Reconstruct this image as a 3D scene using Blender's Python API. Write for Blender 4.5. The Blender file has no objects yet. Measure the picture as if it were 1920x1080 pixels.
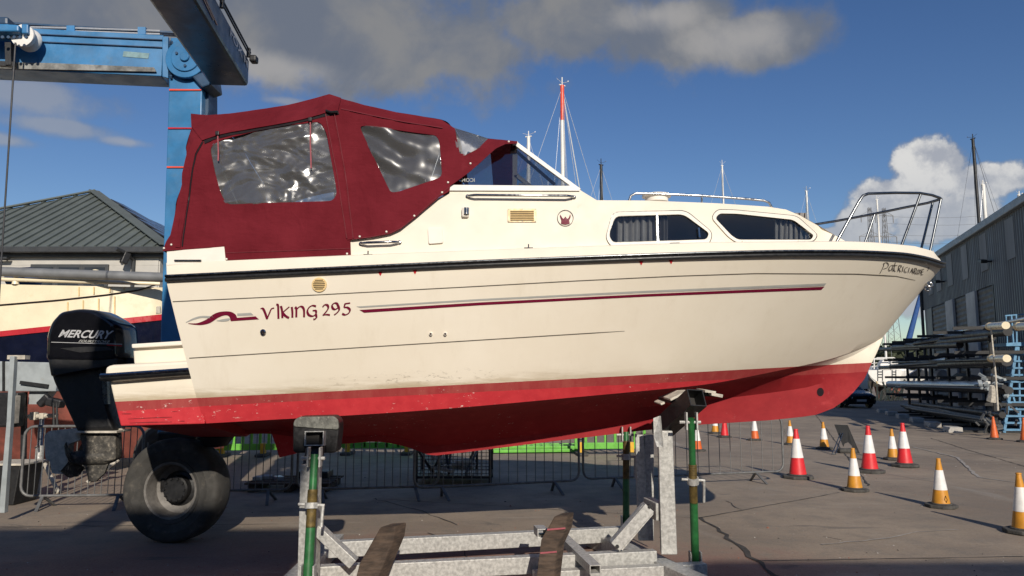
import bpy, math, random
from mathutils import Vector, Matrix, noise
from mathutils.geometry import delaunay_2d_cdt
from mathutils.bvhtree import BVHTree

random.seed(7)
SC = bpy.context.scene
COL = SC.collection
R = math.radians

# ------------------------------------------------------------------ camera
FPX = 1400.0
CAMZ = 1.75
PITCH = math.atan(165 / FPX)
cd = bpy.data.cameras.new('camera'); cam = bpy.data.objects.new('camera', cd); COL.objects.link(cam)
cam.location = (0, 0, CAMZ); cam.rotation_euler = (math.pi / 2 + PITCH, 0, 0)
cd.sensor_width = 36; cd.lens = 36 * FPX / 1920; cd.clip_start = .05; cd.clip_end = 3000
SC.camera = cam
CP, SP = math.cos(PITCH), math.sin(PITCH)

def ray(px, py):
    u, v = (px - 960) / FPX, (540 - py) / FPX
    return Vector((u, CP - v * SP, SP + v * CP))
EYE = Vector((0, 0, CAMZ))
def P(px, py, Y):
    d = ray(px, py); return EYE + d * (Y / d.y)
def PZ(px, py, z=0.0):
    d = ray(px, py); return EYE + d * ((z - CAMZ) / d.z)
def proj(p):
    x, y, z = p[0], p[1], p[2] - CAMZ
    fw = y * CP + z * SP; up = -y * SP + z * CP
    return 960 + FPX * x / fw, 540 - FPX * up / fw
def interp(tr, x):
    if x <= tr[0][0]: return tr[0][1]
    for (a, b), (c, d) in zip(tr, tr[1:]):
        if x <= c: return b + (d - b) * (x - a) / (c - a) if c > a else d
    return tr[-1][1]

# ------------------------------------------------------------------ light
SUN_EL, SUN_AZ = R(26), (0.20, -0.98)          # azimuth of the sun in x, y
W = bpy.data.worlds.new('World'); SC.world = W; W.use_nodes = True
SUN_STRENGTH, SKY_STRENGTH = 4.55, 0.082
SC.view_settings.view_transform = 'Standard'; SC.view_settings.look = 'None'
SC.view_settings.exposure = 0; SC.view_settings.gamma = 1; SC.view_settings.use_curve_mapping = False
sl = bpy.data.lights.new('sun', 'SUN'); so = bpy.data.objects.new('sun', sl); COL.objects.link(so)
sl.energy = SUN_STRENGTH; sl.angle = R(.55); sl.color = (1, .915, .79)
_h = math.cos(SUN_EL); _n = math.hypot(*SUN_AZ)
TRAVEL = Vector((-SUN_AZ[0] / _n * _h, -SUN_AZ[1] / _n * _h, -math.sin(SUN_EL)))
so.rotation_euler = TRAVEL.to_track_quat('-Z', 'Y').to_euler(); so.location = (3, -10, 20)

nt = W.node_tree; nt.nodes.clear(); N = nt.nodes.new; L = nt.links.new
def wmath(op, a, b=None, c=None):
    n = N('ShaderNodeMath'); n.operation = op
    for i, v in enumerate((a, b, c)):
        if v is None: continue
        if isinstance(v, (int, float)): n.inputs[i].default_value = v
        else: L(v, n.inputs[i])
    return n.outputs[0]
tc = N('ShaderNodeTexCoord'); GEN = tc.outputs['Generated']
sky = N('ShaderNodeTexSky'); sky.sky_type = 'NISHITA'; sky.sun_disc = False
sky.sun_elevation = SUN_EL; sky.sun_rotation = math.atan2(SUN_AZ[0], SUN_AZ[1]); sky.air_density = 1.0; sky.dust_density = .05; sky.ozone_density = 2.2
bg = N('ShaderNodeBackground'); bg.inputs[1].default_value = SKY_STRENGTH
hs = N('ShaderNodeHueSaturation'); hs.inputs['Saturation'].default_value = 1.22; hs.inputs['Hue'].default_value = .512; L(sky.outputs[0], hs.inputs['Color']); L(hs.outputs[0], bg.inputs[0])
def wnoise(scale, detail, rough, off=(0, 0, 0), vec=None, dist=0):
    mp = N('ShaderNodeMapping'); mp.inputs['Location'].default_value = off; L(vec or GEN, mp.inputs['Vector'])
    n = N('ShaderNodeTexNoise'); n.inputs['Scale'].default_value = scale; n.inputs['Detail'].default_value = detail
    n.inputs['Roughness'].default_value = rough; n.inputs['Distortion'].default_value = dist; L(mp.outputs[0], n.inputs['Vector'])
    return n.outputs['Fac']
def blobs(lst):
    acc = None
    for px, py, rx, ry in lst:
        c = ray(px, py).normalized(); h = Vector((c.y, -c.x, 0)).normalized(); v = h.cross(c)
        k = FPX * 1.15
        hv, vv = h * (k / rx), v * (k / ry)
        dh = N('ShaderNodeVectorMath'); dh.operation = 'DOT_PRODUCT'; L(GEN, dh.inputs[0]); dh.inputs[1].default_value = hv
        dv = N('ShaderNodeVectorMath'); dv.operation = 'DOT_PRODUCT'; L(GEN, dv.inputs[0]); dv.inputs[1].default_value = vv
        a = wmath('SUBTRACT', dh.outputs['Value'], c.dot(hv)); b = wmath('SUBTRACT', dv.outputs['Value'], c.dot(vv))
        q = wmath('SQRT', wmath('ADD', wmath('MULTIPLY', a, a), wmath('MULTIPLY', b, b)))
        fr = N('ShaderNodeVectorMath'); fr.operation = 'DOT_PRODUCT'; L(GEN, fr.inputs[0]); fr.inputs[1].default_value = c
        q = wmath('ADD', q, wmath('MULTIPLY', wmath('LESS_THAN', fr.outputs['Value'], 0.0), 50))
        val = wmath('SUBTRACT', 1.0, q)
        acc = val if acc is None else wmath('SMOOTH_MAX', acc, val, .25)
    return acc
def wramp(x, lo, hi):
    m = N('ShaderNodeMapRange'); m.interpolation_type = 'SMOOTHSTEP'; L(x, m.inputs['Value'])
    m.inputs['From Min'].default_value = lo; m.inputs['From Max'].default_value = hi; return m.outputs[0]
def wmix(f, a, b):
    m = N('ShaderNodeMix'); m.data_type = 'RGBA'; L(f, m.inputs[0])
    for i, v in ((6, a), (7, b)):
        if isinstance(v, tuple): m.inputs[i].default_value = (*v, 1)
        else: L(v, m.inputs[i])
    return m.outputs[2]
n1 = wnoise(5.5, 9, .58); n2 = wnoise(16, 7, .6, (3, 1, 2)); n3 = wnoise(3.2, 5, .5, (7, 2, 5)); n4 = wnoise(9, 6, .55, (1, 9, 4), dist=.3)
# grey layered cloud across the top, with more of it overhead and all round
grey = blobs([(520, 40, 520, 150), (150, -60, 500, 150), (850, 95, 210, 75), (1060, 40, 190, 80), (1260, 60, 170, 75), (1420, 75, 150, 60),
              (480, -330, 900, 330), (650, -190, 620, 190), (-100, 20, 300, 90)])
wisp = blobs([(40, 172, 190, 46), (120, 238, 100, 20), (235, 266, 60, 13), (5, 262, 60, 14), (930, 100, 60, 22), (540, 190, 80, 14)])
n0 = wnoise(45, 6, .62, (6, 2, 3))
gm = wramp(wmath('ADD', grey, wmath('MULTIPLY', wmath('SUBTRACT', wmath('ADD', wmath('MULTIPLY', n1, .5), wmath('ADD', wmath('MULTIPLY', n2, .5), wmath('MULTIPLY', n0, .16))), .58), 2.0)), -.16, .36)
rest = wmath('MULTIPLY', wramp(n3, .64, .8), .4)
fy = N('ShaderNodeSeparateXYZ'); L(GEN, fy.inputs[0])
rest = wmath('MULTIPLY', rest, wramp(wmath('MULTIPLY', fy.outputs[1], -1), -.45, -.1))
ws_m = wmath('MULTIPLY', wramp(wmath('ADD', wisp, wmath('MULTIPLY', wmath('SUBTRACT', wmath('ADD', wmath('MULTIPLY', n2, .7), wmath('MULTIPLY', n1, .4)), .55), 2.6)), -.15, .75), .62)
gm = wmath('MAXIMUM', gm, rest)
up = wramp(fy.outputs[2], .36, .52)
lit = blobs([(1400, 70, 150, 55), (1230, 30, 110, 40), (540, 130, 160, 40), (235, 266, 70, 18)])
lt = wmath('MULTIPLY', wramp(wmath('ADD', lit, wmath('MULTIPLY', wmath('SUBTRACT', n4, .5), 2.2)), -.2, .9), .8)
gc = wmix(wramp(n4, .36, .66), (.155, .175, .215), (.25, .248, .245))
gc = wmix(lt, gc, (.40, .385, .37)); gc = wmix(wmath('MULTIPLY', ws_m, wmath('SUBTRACT', 1.0, gm)), gc, (.40, .41, .43))
cum = blobs([(1745, 312, 74, 58), (1690, 372, 100, 50), (1618, 420, 64, 42), (1840, 340, 86, 40), (1775, 410, 110, 55), (1740, 560, 90, 45), (1560, 440, 40, 20)])
n5 = wnoise(22, 8, .6, (2, 2, 7)); n6 = wnoise(55, 5, .6, (4, 3, 1)); 
cm = wramp(wmath('ADD', cum, wmath('MULTIPLY', wmath('SUBTRACT', wmath('ADD', wmath('MULTIPLY', n5, .8), wmath('MULTIPLY', n6, .25)), .53), 1.3)), .0, .28)
n5b = wnoise(22, 8, .6, (1.97, 2.0, 6.97))
sh = wmath('ADD', wmath('MULTIPLY', wmath('SUBTRACT', n5, n5b), 2.6), .5)
cc = wmix(wramp(wmath('ADD', sh, wmath('MULTIPLY', wmath('SUBTRACT', n4, .5), 1.1)), .1, .95), (.38, .40, .45), (.72, .71, .69))
lowz = wramp(fy.outputs[2], .13, .26)
cc = wmix(lowz, (.40, .43, .48), cc)
col = wmix(cm, gc, cc)
cloud = N('ShaderNodeBackground'); cloud.inputs[1].default_value = 1.0; L(col, cloud.inputs[0])
mask = wmath('MAXIMUM', wmath('MAXIMUM', wmath('MULTIPLY', gm, .93), ws_m), wmath('MULTIPLY', cm, .96))
mx = N('ShaderNodeMixShader'); L(mask, mx.inputs[0]); L(bg.outputs[0], mx.inputs[1]); L(cloud.outputs[0], mx.inputs[2])
wo = N('ShaderNodeOutputWorld'); L(mx.outputs[0], wo.inputs[0])

# ------------------------------------------------------------------ materials
class MN:
    def __init__(s, name):
        s.m = bpy.data.materials.new(name); s.m.use_nodes = True; s.t = s.m.node_tree
        s.b = s.t.nodes['Principled BSDF']; s.tc = s.t.nodes.new('ShaderNodeTexCoord'); s.obj = s.tc.outputs['Object']
    def n(s, k): return s.t.nodes.new(k)
    def l(s, a, b): s.t.links.new(a, b)
    def math(s, op, a, b=None, c=None):
        n = s.n('ShaderNodeMath'); n.operation = op
        for i, v in enumerate((a, b, c)):
            if v is None: continue
            if isinstance(v, (int, float)): n.inputs[i].default_value = v
            else: s.l(v, n.inputs[i])
        return n.outputs[0]
    def noise(s, scale, detail=4, rough=.55, stretch=(1, 1, 1), off=(0, 0, 0), dist=0):
        mp = s.n('ShaderNodeMapping'); mp.inputs['Scale'].default_value = stretch; mp.inputs['Location'].default_value = off; s.l(s.obj, mp.inputs['Vector'])
        n = s.n('ShaderNodeTexNoise'); n.inputs['Scale'].default_value = scale; n.inputs['Detail'].default_value = detail
        n.inputs['Roughness'].default_value = rough; n.inputs['Distortion'].default_value = dist; s.l(mp.outputs[0], n.inputs['Vector']); return n.outputs['Fac']
    def ramp(s, x, lo, hi, a=0.0, b=1.0, smooth=True):
        m = s.n('ShaderNodeMapRange'); m.interpolation_type = 'SMOOTHSTEP' if smooth else 'LINEAR'; s.l(x, m.inputs['Value'])
        for k, v in (('From Min', lo), ('From Max', hi), ('To Min', a), ('To Max', b)): m.inputs[k].default_value = v
        return m.outputs[0]
    def mix(s, f, a, b):
        m = s.n('ShaderNodeMix'); m.data_type = 'RGBA'
        if isinstance(f, (int, float)): m.inputs[0].default_value = f
        else: s.l(f, m.inputs[0])
        for i, v in ((6, a), (7, b)):
            if isinstance(v, tuple): m.inputs[i].default_value = (*v, 1)
            else: s.l(v, m.inputs[i])
        return m.outputs[2]
    def bump(s, h, strength, dist=.01):
        b = s.n('ShaderNodeBump'); b.inputs['Strength'].default_value = strength; b.inputs['Distance'].default_value = dist
        s.l(h, b.inputs['Height']); s.l(b.outputs[0], s.b.inputs['Normal']); return b.outputs[0]

def mat(name, col, rough=.5, metal=0.0, var=.2, scale=6, bump=0.0, bscale=60, stretch=(1, 1, 1), dirt=None, dirt_amt=.3):
    m = MN(name)
    f = m.noise(scale, 6, .6, stretch)
    lo = tuple(c * (1 - var) for c in col); hi = tuple(min(1, c * (1 + var)) for c in col)
    c = m.mix(m.ramp(f, .3, .7), lo, hi)
    if dirt:
        g = m.noise(scale * 1.7, 8, .65, stretch, (5, 3, 1)); c = m.mix(m.ramp(g, .68 - dirt_amt * .5, .8, 0, .85), c, dirt)
    m.l(c, m.b.inputs['Base Color'])
    r = m.ramp(m.noise(scale * 2.3, 4, .6, stretch, (2, 7, 3)), .3, .7, max(.02, rough - .08), min(1, rough + .1)); m.l(r, m.b.inputs['Roughness'])
    m.b.inputs['Metallic'].default_value = metal
    if bump: m.bump(m.noise(bscale, 5, .6, stretch), bump, .01)
    if name in ('cream_gelcoat', 'white_gelcoat', 'maroon_vinyl', 'white_paint'): m.b.inputs['Specular IOR Level'].default_value = .3
    if name.endswith('_vinyl'): m.b.inputs['Specular IOR Level'].default_value = .06
    return m.m

def glassy(name, tint, alpha, rough=.02, ior=1.5, bump=0.0, bscale=8, stretch=(1, 1, 1), haze=0.0, hazecol=(.5, .5, .5)):
    m = MN(name); t = m.t
    tr = m.n('ShaderNodeBsdfTransparent'); tr.inputs[0].default_value = (*tint, 1)
    gl = m.n('ShaderNodeBsdfGlossy'); gl.inputs['Roughness'].default_value = rough; gl.inputs[0].default_value = (.95, .95, .95, 1)
    lw = m.n('ShaderNodeLayerWeight'); lw.inputs['Blend'].default_value = .5; f0 = ((ior - 1) / (ior + 1)) ** 2
    if bump:
        b = m.n('ShaderNodeBump'); b.inputs['Strength'].default_value = bump; b.inputs['Distance'].default_value = .03
        m.l(m.noise(bscale, 5, .5, stretch, dist=.8), b.inputs['Height']); m.l(b.outputs[0], gl.inputs['Normal'])
    a = m.n('ShaderNodeMixShader'); m.l(m.math('MULTIPLY_ADD', m.math('POWER', lw.outputs['Facing'], 4.0), 1 - f0, f0), a.inputs[0])
    base = tr.outputs[0]
    if haze:
        d = m.n('ShaderNodeBsdfDiffuse'); d.inputs[0].default_value = (*hazecol, 1)
        h = m.n('ShaderNodeMixShader'); h.inputs[0].default_value = haze; m.l(base, h.inputs[1]); m.l(d.outputs[0], h.inputs[2]); base = h.outputs[0]
    m.l(base, a.inputs[1]); m.l(gl.outputs[0], a.inputs[2])
    m.l(a.outputs[0], t.nodes['Material Output'].inputs[0]); return m.m

M = {}
M['gel'] = mat('cream_gelcoat', (.755, .69, .58), .58, 0, .035, 2.5, dirt=(.62, .52, .38), dirt_amt=.06)
M['gelw'] = mat('white_gelcoat', (.76, .71, .63), .55, 0, .04, 3)
M['yel'] = mat('yellowed_plastic', (.74, .55, .28), .45, 0, .08, 20)
bm_ = MN('burgundy_canvas')
_c = bm_.mix(bm_.ramp(bm_.noise(2.2, 6, .6), .3, .7), (.112, .009, .015), (.148, .014, .022)); _c = bm_.mix(bm_.ramp(bm_.noise(5, 8, .7, (1, 1, .4), (3, 1, 1)), .58, .8, 0, .5), _c, (.20, .03, .038))
bm_.l(_c, bm_.b.inputs['Base Color']); bm_.b.inputs['Roughness'].default_value = .9; bm_.b.inputs['Specular IOR Level'].default_value = .12
bm_.bump(bm_.math('ADD', bm_.math('MULTIPLY', bm_.noise(6, 4, .55, (1, 1, .45), (1, 4, 2), .7), 3.0), bm_.math('ADD', bm_.math('MULTIPLY', bm_.noise(19, 3, .5, (.5, 1, 1.4), dist=.5), .9), bm_.math('MULTIPLY', bm_.noise(300, 2, .5), .12))), .55, .016)
M['burg'] = bm_.m
M['burg_hem'] = mat('burgundy_canvas_hem', (.135, .011, .018), .85, 0, .12, 9, .3, 260)
M['pink'] = mat('faded_pink_strap', (.30, .075, .09), .8, 0, .15, 30)
M['black'] = mat('black_rubber', (.012, .012, .013), .38, 0, .25, 14)
M['blackpl'] = mat('black_gloss_cowl', (.006, .006, .008), .12, 0, .2, 9)
M['blackmatt'] = mat('black_painted_steel', (.011, .011, .012), .5, 0, .35, 12, .15, 60, dirt=(.05, .046, .042), dirt_amt=.15)
M['chrome'] = mat('polished_stainless', (.42, .42, .42), .2, 1, .05, 10)
M['steel'] = mat('dull_stainless', (.17, .18, .19), .3, 1, .1, 10)
M['maroon'] = mat('maroon_vinyl', (.145, .008, .03), .4, 0, .06, 8)
M['greyv'] = mat('grey_vinyl', (.36, .36, .34), .4, 0, .06, 8)
M['redv'] = mat('red_vinyl', (.5, .02, .03), .4, 0, .06, 8)
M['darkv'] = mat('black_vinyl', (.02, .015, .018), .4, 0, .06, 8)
M['silverv'] = mat('silver_vinyl', (.52, .52, .53), .35, .2, .08, 8)
M['galv'] = mat('galvanised_steel', (.40, .395, .375), .55, .25, .26, 34, .12, 60, dirt=(.24, .21, .17), dirt_amt=.22)
M['green'] = mat('green_painted_steel', (.02, .12, .035), .42, 0, .3, 8, dirt=(.13, .06, .025), dirt_amt=.18)
M['rust'] = mat('rusty_threaded_steel', (.11, .075, .02), .6, .2, .4, 20, .3, 90)
M['wood'] = mat('dark_timber', (.06, .04, .027), .85, 0, .5, 7, .6, 30, (1, 1, 6))
M['tyre'] = mat('dusty_tyre_rubber', (.043, .041, .038), .85, 0, .35, 5, .25, 50, dirt=(.14, .125, .105), dirt_amt=.3)
M['rim'] = mat('dusty_wheel_steel', (.15, .14, .13), .6, .1, .3, 10, dirt=(.05, .045, .04), dirt_amt=.3)
M['blue'] = mat('blue_hoist_paint', (.035, .17, .36), .4, 0, .2, 2.2, dirt=(.09, .15, .20), dirt_amt=.28)
M['bluedark'] = mat('dark_blue_hoist_paint', (.03, .062, .115), .35, 0, .25, 3)
M['bluel'] = mat('light_blue_steps_paint', (.11, .25, .40), .5, 0, .2, 6)
M['white'] = mat('white_paint', (.76, .74, .70), .5, 0, .06, 6)
M['cream'] = mat('cream_boat_paint', (.80, .70, .50), .3, 0, .05, 3, dirt=(.6, .47, .28), dirt_amt=.1)
M['navy'] = mat('navy_boat_paint', (.006, .008, .022), .16, 0, .2, 4)
M['redp'] = mat('red_boat_paint', (.45, .02, .03), .3, 0, .08, 5)
M['antif'] = mat('faded_red_antifouling', (.24, .07, .052), .85, 0, .4, 1.6, dirt=(.11, .05, .04), dirt_amt=.45)
M['rackgrey'] = mat('dull_grey_spar', (.07, .072, .075), .5, .0, .2, 4)
M['greysteel'] = mat('grey_painted_steel', (.30, .33, .34), .5, 0, .15, 5, dirt=(.3, .22, .12), dirt_amt=.16)
M['roof'] = mat('grey_green_sheet_metal', (.115, .132, .125), .5, .1, .1, 1.2)
M['roofdark'] = mat('dark_gutter_paint', (.035, .037, .04), .5, 0, .2, 4)
M['boards'] = mat('cream_board_cladding', (.47, .45, .41), .6, 0, .07, 2)
M['solar'] = mat('solar_cells', (.035, .04, .055), .2, .2, .2, 2)
M['winframe'] = mat('charcoal_window_frame', (.05, .053, .056), .5, 0, .1, 5)
M['winglass'] = mat('dark_window_glass', (.03, .032, .036), .06, 0, .3, 2)
M['clad'] = mat('charcoal_corrugated_sheet', (.155, .16, .16), .5, .05, .14, .7, stretch=(1, 1, .15))
M['cladl'] = mat('translucent_sheet', (.27, .275, .27), .5, 0, .15, .7, stretch=(1, 1, .15))
M['shutter'] = mat('roller_shutter_grey', (.09, .088, .085), .55, .1, .15, 2)
M['pillar'] = mat('grey_pillar_paint', (.42, .41, .40), .6, 0, .12, 1.2)
M['conc'] = mat('pale_concrete_block', (.4, .38, .35), .9, 0, .2, 4, .3, 30)
M['cred'] = mat('red_cone_plastic', (.62, .022, .028), .45, 0, .12, 8, dirt=(.3, .06, .05), dirt_amt=.12)
M['corange'] = mat('orange_cone_plastic', (.62, .12, .025), .5, 0, .15, 8, dirt=(.3, .09, .04), dirt_amt=.2)
M['camber'] = mat('amber_cone_plastic', (.55, .24, .022), .5, 0, .15, 8, dirt=(.32, .18, .06), dirt_amt=.25)
M['cwhite'] = mat('white_reflective_sleeve', (.72, .70, .68), .45, 0, .08, 10, dirt=(.42, .38, .33), dirt_amt=.2)
M['cbase'] = mat('dusty_black_cone_base', (.06, .057, .052), .85, 0, .35, 9, .3, 40)
M['lime'] = mat('lime_green_plastic', (.12, .40, .045), .45, 0, .15, 6)
M['yellow'] = mat('yellow_plastic', (.65, .36, .02), .5, 0, .12, 8)
M['fence'] = mat('grey_barrier_steel', (.15, .15, .15), .55, .3, .25, 12)
M['curtain'] = mat('grey_curtain_cloth', (.30, .28, .265), .9, 0, .1, 9)
M['dark'] = mat('dark_interior_lining', (.025, .023, .022), .8, 0, .2, 4)
M['interior'] = mat('pale_interior_lining', (.10, .095, .085), .7, 0, .1, 4)
M['carpaint'] = mat('black_car_paint', (.006, .007, .009), .15, .2, .1, 4)
M['lamp'] = mat('headlamp_glass', (.45, .46, .48), .1, .1, .1, 8)
M['spar'] = mat('silver_spar', (.55, .55, .54), .35, .6, .1, 3)
M['spardark'] = mat('dark_spar', (.014, .014, .016), .5, 0, .2, 3)
M['sparwhite'] = mat('white_spar', (.72, .70, .66), .4, 0, .06, 3)
M['sparred'] = mat('orange_red_spar_paint', (.72, .085, .045), .4, 0, .08, 3)
M['wire'] = mat('rigging_wire', (.62, .62, .62), .35, .4, .1, 9)
M['wiredark'] = mat('dark_cable', (.03, .03, .035), .5, 0, .1, 9)
M['bluecover'] = mat('blue_sail_cover', (.02, .07, .22), .8, 0, .15, 8)
M['lower'] = mat('worn_black_gearcase', (.05, .046, .04), .7, 0, .45, 14, .3, 40, dirt=(.34, .30, .24), dirt_amt=.42)
M['guard'] = mat('weathered_grey_guard', (.48, .44, .37), .8, 0, .25, 14, .3, 50, dirt=(.09, .08, .07), dirt_amt=.25)
M['pylon'] = mat('pylon_steel', (.16, .16, .165), .6, .2, .1, 1)
M['joint'] = mat('joint_filler', (.045, .04, .037), .95, 0, .4, 12)
M['chalk'] = mat('chalk_mark', (.33, .30, .27), .95, 0, .3, 9)
M['brick'] = mat('red_brick_far', (.25, .10, .06), .9, 0, .2, 2)
M['leaf'] = mat('dark_foliage', (.045, .055, .03), .9, 0, .4, 3)
M['paleblue'] = mat('pale_grey_topsides', (.24, .25, .27), .3, 0, .1, 3)
M['glass'] = glassy('cabin_glass', (.80, .82, .83), .5, .015, 1.5)
M['wglass'] = glassy('windscreen_glass', (.80, .82, .84), .5, .015, 1.9)
M['vinyl'] = glassy('wrinkled_clear_vinyl', (.60, .61, .62), .5, .23, 2.0, 0, 2.8, (1, 1, 2.2), .15, (.44, .44, .44))
M['vinyl_taut'] = glassy('taut_clear_vinyl', (.62, .63, .64), .5, .2, 1.8, 0, 2.2, (1.6, 1, .8), .15, (.36, .36, .36))

# ------------------------------------------------------------------ mesh helpers
def rootloc(o):
    v = Vector((0, 0, 0))
    while o: v += o.location; o = o.parent
    return v
class B:
    def __init__(s): s.v, s.f, s.m = [], [], []
    def add(s, vs, fs, mi=0):
        o = len(s.v); s.v += [Vector(v) for v in vs]; s.f += [tuple(i + o for i in f) for f in fs]; s.m += [mi] * len(fs); return s
    def box(s, c, size, rot=None, mi=0):
        c = Vector(c); hx, hy, hz = size[0] / 2, size[1] / 2, size[2] / 2; rot = rot or Matrix.Identity(3)
        vs = [c + rot @ Vector((x * hx, y * hy, z * hz)) for z in (-1, 1) for y in (-1, 1) for x in (-1, 1)]
        return s.add(vs, [(0, 2, 3, 1), (4, 5, 7, 6), (0, 1, 5, 4), (2, 6, 7, 3), (0, 4, 6, 2), (1, 3, 7, 5)], mi)
    def frame(s, p0, p1, up):
        p0, p1 = Vector(p0), Vector(p1); d = (p1 - p0).normalized(); up = Vector(up)
        x = d.cross(up)
        if x.length < 1e-4: x = d.cross(Vector((1, 0, 0)))
        x.normalize(); return p0, p1, d, x, x.cross(d)
    def beam(s, p0, p1, w, h, up=(0, 0, 1), mi=0, taper=1.0):
        p0, p1, d, x, z = s.frame(p0, p1, up)
        vs = []
        for p, k in ((p0, 1), (p1, taper)):
            vs += [p + x * (a * w / 2 * k) + z * (b * h / 2 * k) for a, b in ((-1, -1), (1, -1), (1, 1), (-1, 1))]
        return s.add(vs, [(0, 1, 2, 3), (7, 6, 5, 4), (0, 4, 5, 1), (1, 5, 6, 2), (2, 6, 7, 3), (3, 7, 4, 0)], mi)
    def hollow(s, p0, p1, w, h, t, up=(0, 0, 1), mi=0):
        p0, p1, d, x, z = s.frame(p0, p1, up); vs = []
        for p in (p0, p1):
            for k in (0, t):
                vs += [p + x * (a * (w / 2 - k)) + z * (b * (h / 2 - k)) for a, b in ((-1, -1), (1, -1), (1, 1), (-1, 1))]
        fs = []
        for i in range(4):
            j = (i + 1) % 4
            fs += [(i, i + 8, j + 8, j), (i + 4, j + 4, j + 12, i + 12), (i, j, j + 4, i + 4), (i + 8, i + 12, j + 12, j + 8)]
        return s.add(vs, fs, mi)
    def tube(s, pts, r, n=8, closed=False, mi=0, caps=True):
        pts = [Vector(p) for p in pts]; k = len(pts); vs = []; last = None
        for i, p in enumerate(pts):
            a = pts[i - 1] if (i or closed) else p; b = pts[(i + 1) % k] if (i < k - 1 or closed) else p
            d = (b - a).normalized()
            if last is None:
                x = d.cross(Vector((0, 0, 1)))
                if x.length < .1: x = d.cross(Vector((1, 0, 0)))
            else: x = last - d * last.dot(d)
            x.normalize(); last = x; y = d.cross(x)
            rr = r[i] if isinstance(r, (list, tuple)) else r
            vs += [p + (x * math.cos(2 * math.pi * q / n) + y * math.sin(2 * math.pi * q / n)) * rr for q in range(n)]
        fs = []
        for i in range(k if closed else k - 1):
            for q in range(n):
                a, b = i * n + q, i * n + (q + 1) % n; c, d = ((i + 1) % k) * n + (q + 1) % n, ((i + 1) % k) * n + q
                fs.append((a, b, c, d))
        if caps and not closed: fs += [tuple(range(n))[::-1], tuple(range((k - 1) * n, k * n))]
        return s.add(vs, fs, mi)
    def lathe(s, prof, n=24, o=(0, 0, 0), rot=None, mi=0, closed=False):
        o = Vector(o); rot = rot or Matrix.Identity(3); vs = []
        for r, z in prof: vs += [o + rot @ Vector((r * math.cos(2 * math.pi * q / n), r * math.sin(2 * math.pi * q / n), z)) for q in range(n)]
        fs = []; k = len(prof)
        for i in range(k if closed else k - 1):
            for q in range(n):
                i2 = (i + 1) % k; fs.append((i * n + q, i * n + (q + 1) % n, i2 * n + (q + 1) % n, i2 * n + q))
        if not closed: fs += [tuple(range(n))[::-1], tuple(range((k - 1) * n, k * n))]
        return s.add(vs, fs, mi)
    def prism(s, poly, ext, mi=0):
        a = [Vector(p) for p in poly]; n = len(a); b = [p + Vector(ext) for p in a]
        return s.add(a + b, [tuple(range(n)), tuple(range(2 * n - 1, n - 1, -1))] + [(i, i + n, (i + 1) % n + n, (i + 1) % n) for i in range(n)], mi)
    def grid(s, rows, mi=0, wrap=False):
        n = len(rows[0]); vs = [p for r in rows for p in r]; fs = []
        for i in range(len(rows) - 1):
            for j in range(n if wrap else n - 1): fs.append((i * n + j, i * n + (j + 1) % n, (i + 1) * n + (j + 1) % n, (i + 1) * n + j))
        return s.add(vs, fs, mi)
    def build(s, name, mats, parent=None, smooth=None, bevel=0, loc=None, fix=True, kind=None):
        mats = mats if isinstance(mats, (list, tuple)) else [mats]
        base = rootloc(parent) if parent else Vector(loc or (0, 0, 0))
        me = bpy.data.meshes.new(name); me.from_pydata([v - base for v in s.v], [], s.f)
        for q in mats: me.materials.append(M[q] if isinstance(q, str) else q)
        if len(mats) > 1: me.polygons.foreach_set('material_index', s.m)
        if fix:
            import bmesh
            bm = bmesh.new(); bm.from_mesh(me); bmesh.ops.recalc_face_normals(bm, faces=bm.faces); bm.to_mesh(me); bm.free()
        me.update()
        if smooth is not None:
            me.polygons.foreach_set('use_smooth', [True] * len(me.polygons)); me.set_sharp_from_angle(angle=R(smooth))
        o = bpy.data.objects.new(name, me); COL.objects.link(o)
        if parent: o.parent = parent
        else: o.location = base
        if bevel:
            bv = o.modifiers.new('bevel', 'BEVEL'); bv.width = bevel; bv.segments = 2; bv.limit_method = 'ANGLE'; bv.angle_limit = R(40)
        if kind: o['kind'] = kind
        if getattr(s, 'mir', None): s.mir.build(name, mats, parent, smooth, bevel, loc, fix, kind)
        return o

def tag(o, label=None, cat=None, group=None, kind=None):
    if label: o['label'] = label
    if cat: o['category'] = cat
    if group: o['group'] = group
    if kind: o['kind'] = kind
    return o
def thing(name, loc, label, cat, group=None, rz=0):
    o = bpy.data.objects.new(name, None); COL.objects.link(o); o.empty_display_size = .1
    o.location = loc; o.rotation_euler[2] = rz; return tag(o, label, cat, group)
def inst(src, name, parent, loc, rot=(0, 0, 0), scale=(1, 1, 1)):
    o = bpy.data.objects.new(name, src.data); COL.objects.link(o); o.parent = parent
    o.location = Vector(loc) - rootloc(parent); o.rotation_euler = rot; o.scale = scale; return o
def copy_tree(src, parent=None):
    c = src.copy(); COL.objects.link(c); c.parent = parent
    for ch in src.children: copy_tree(ch, c)
    return c

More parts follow.
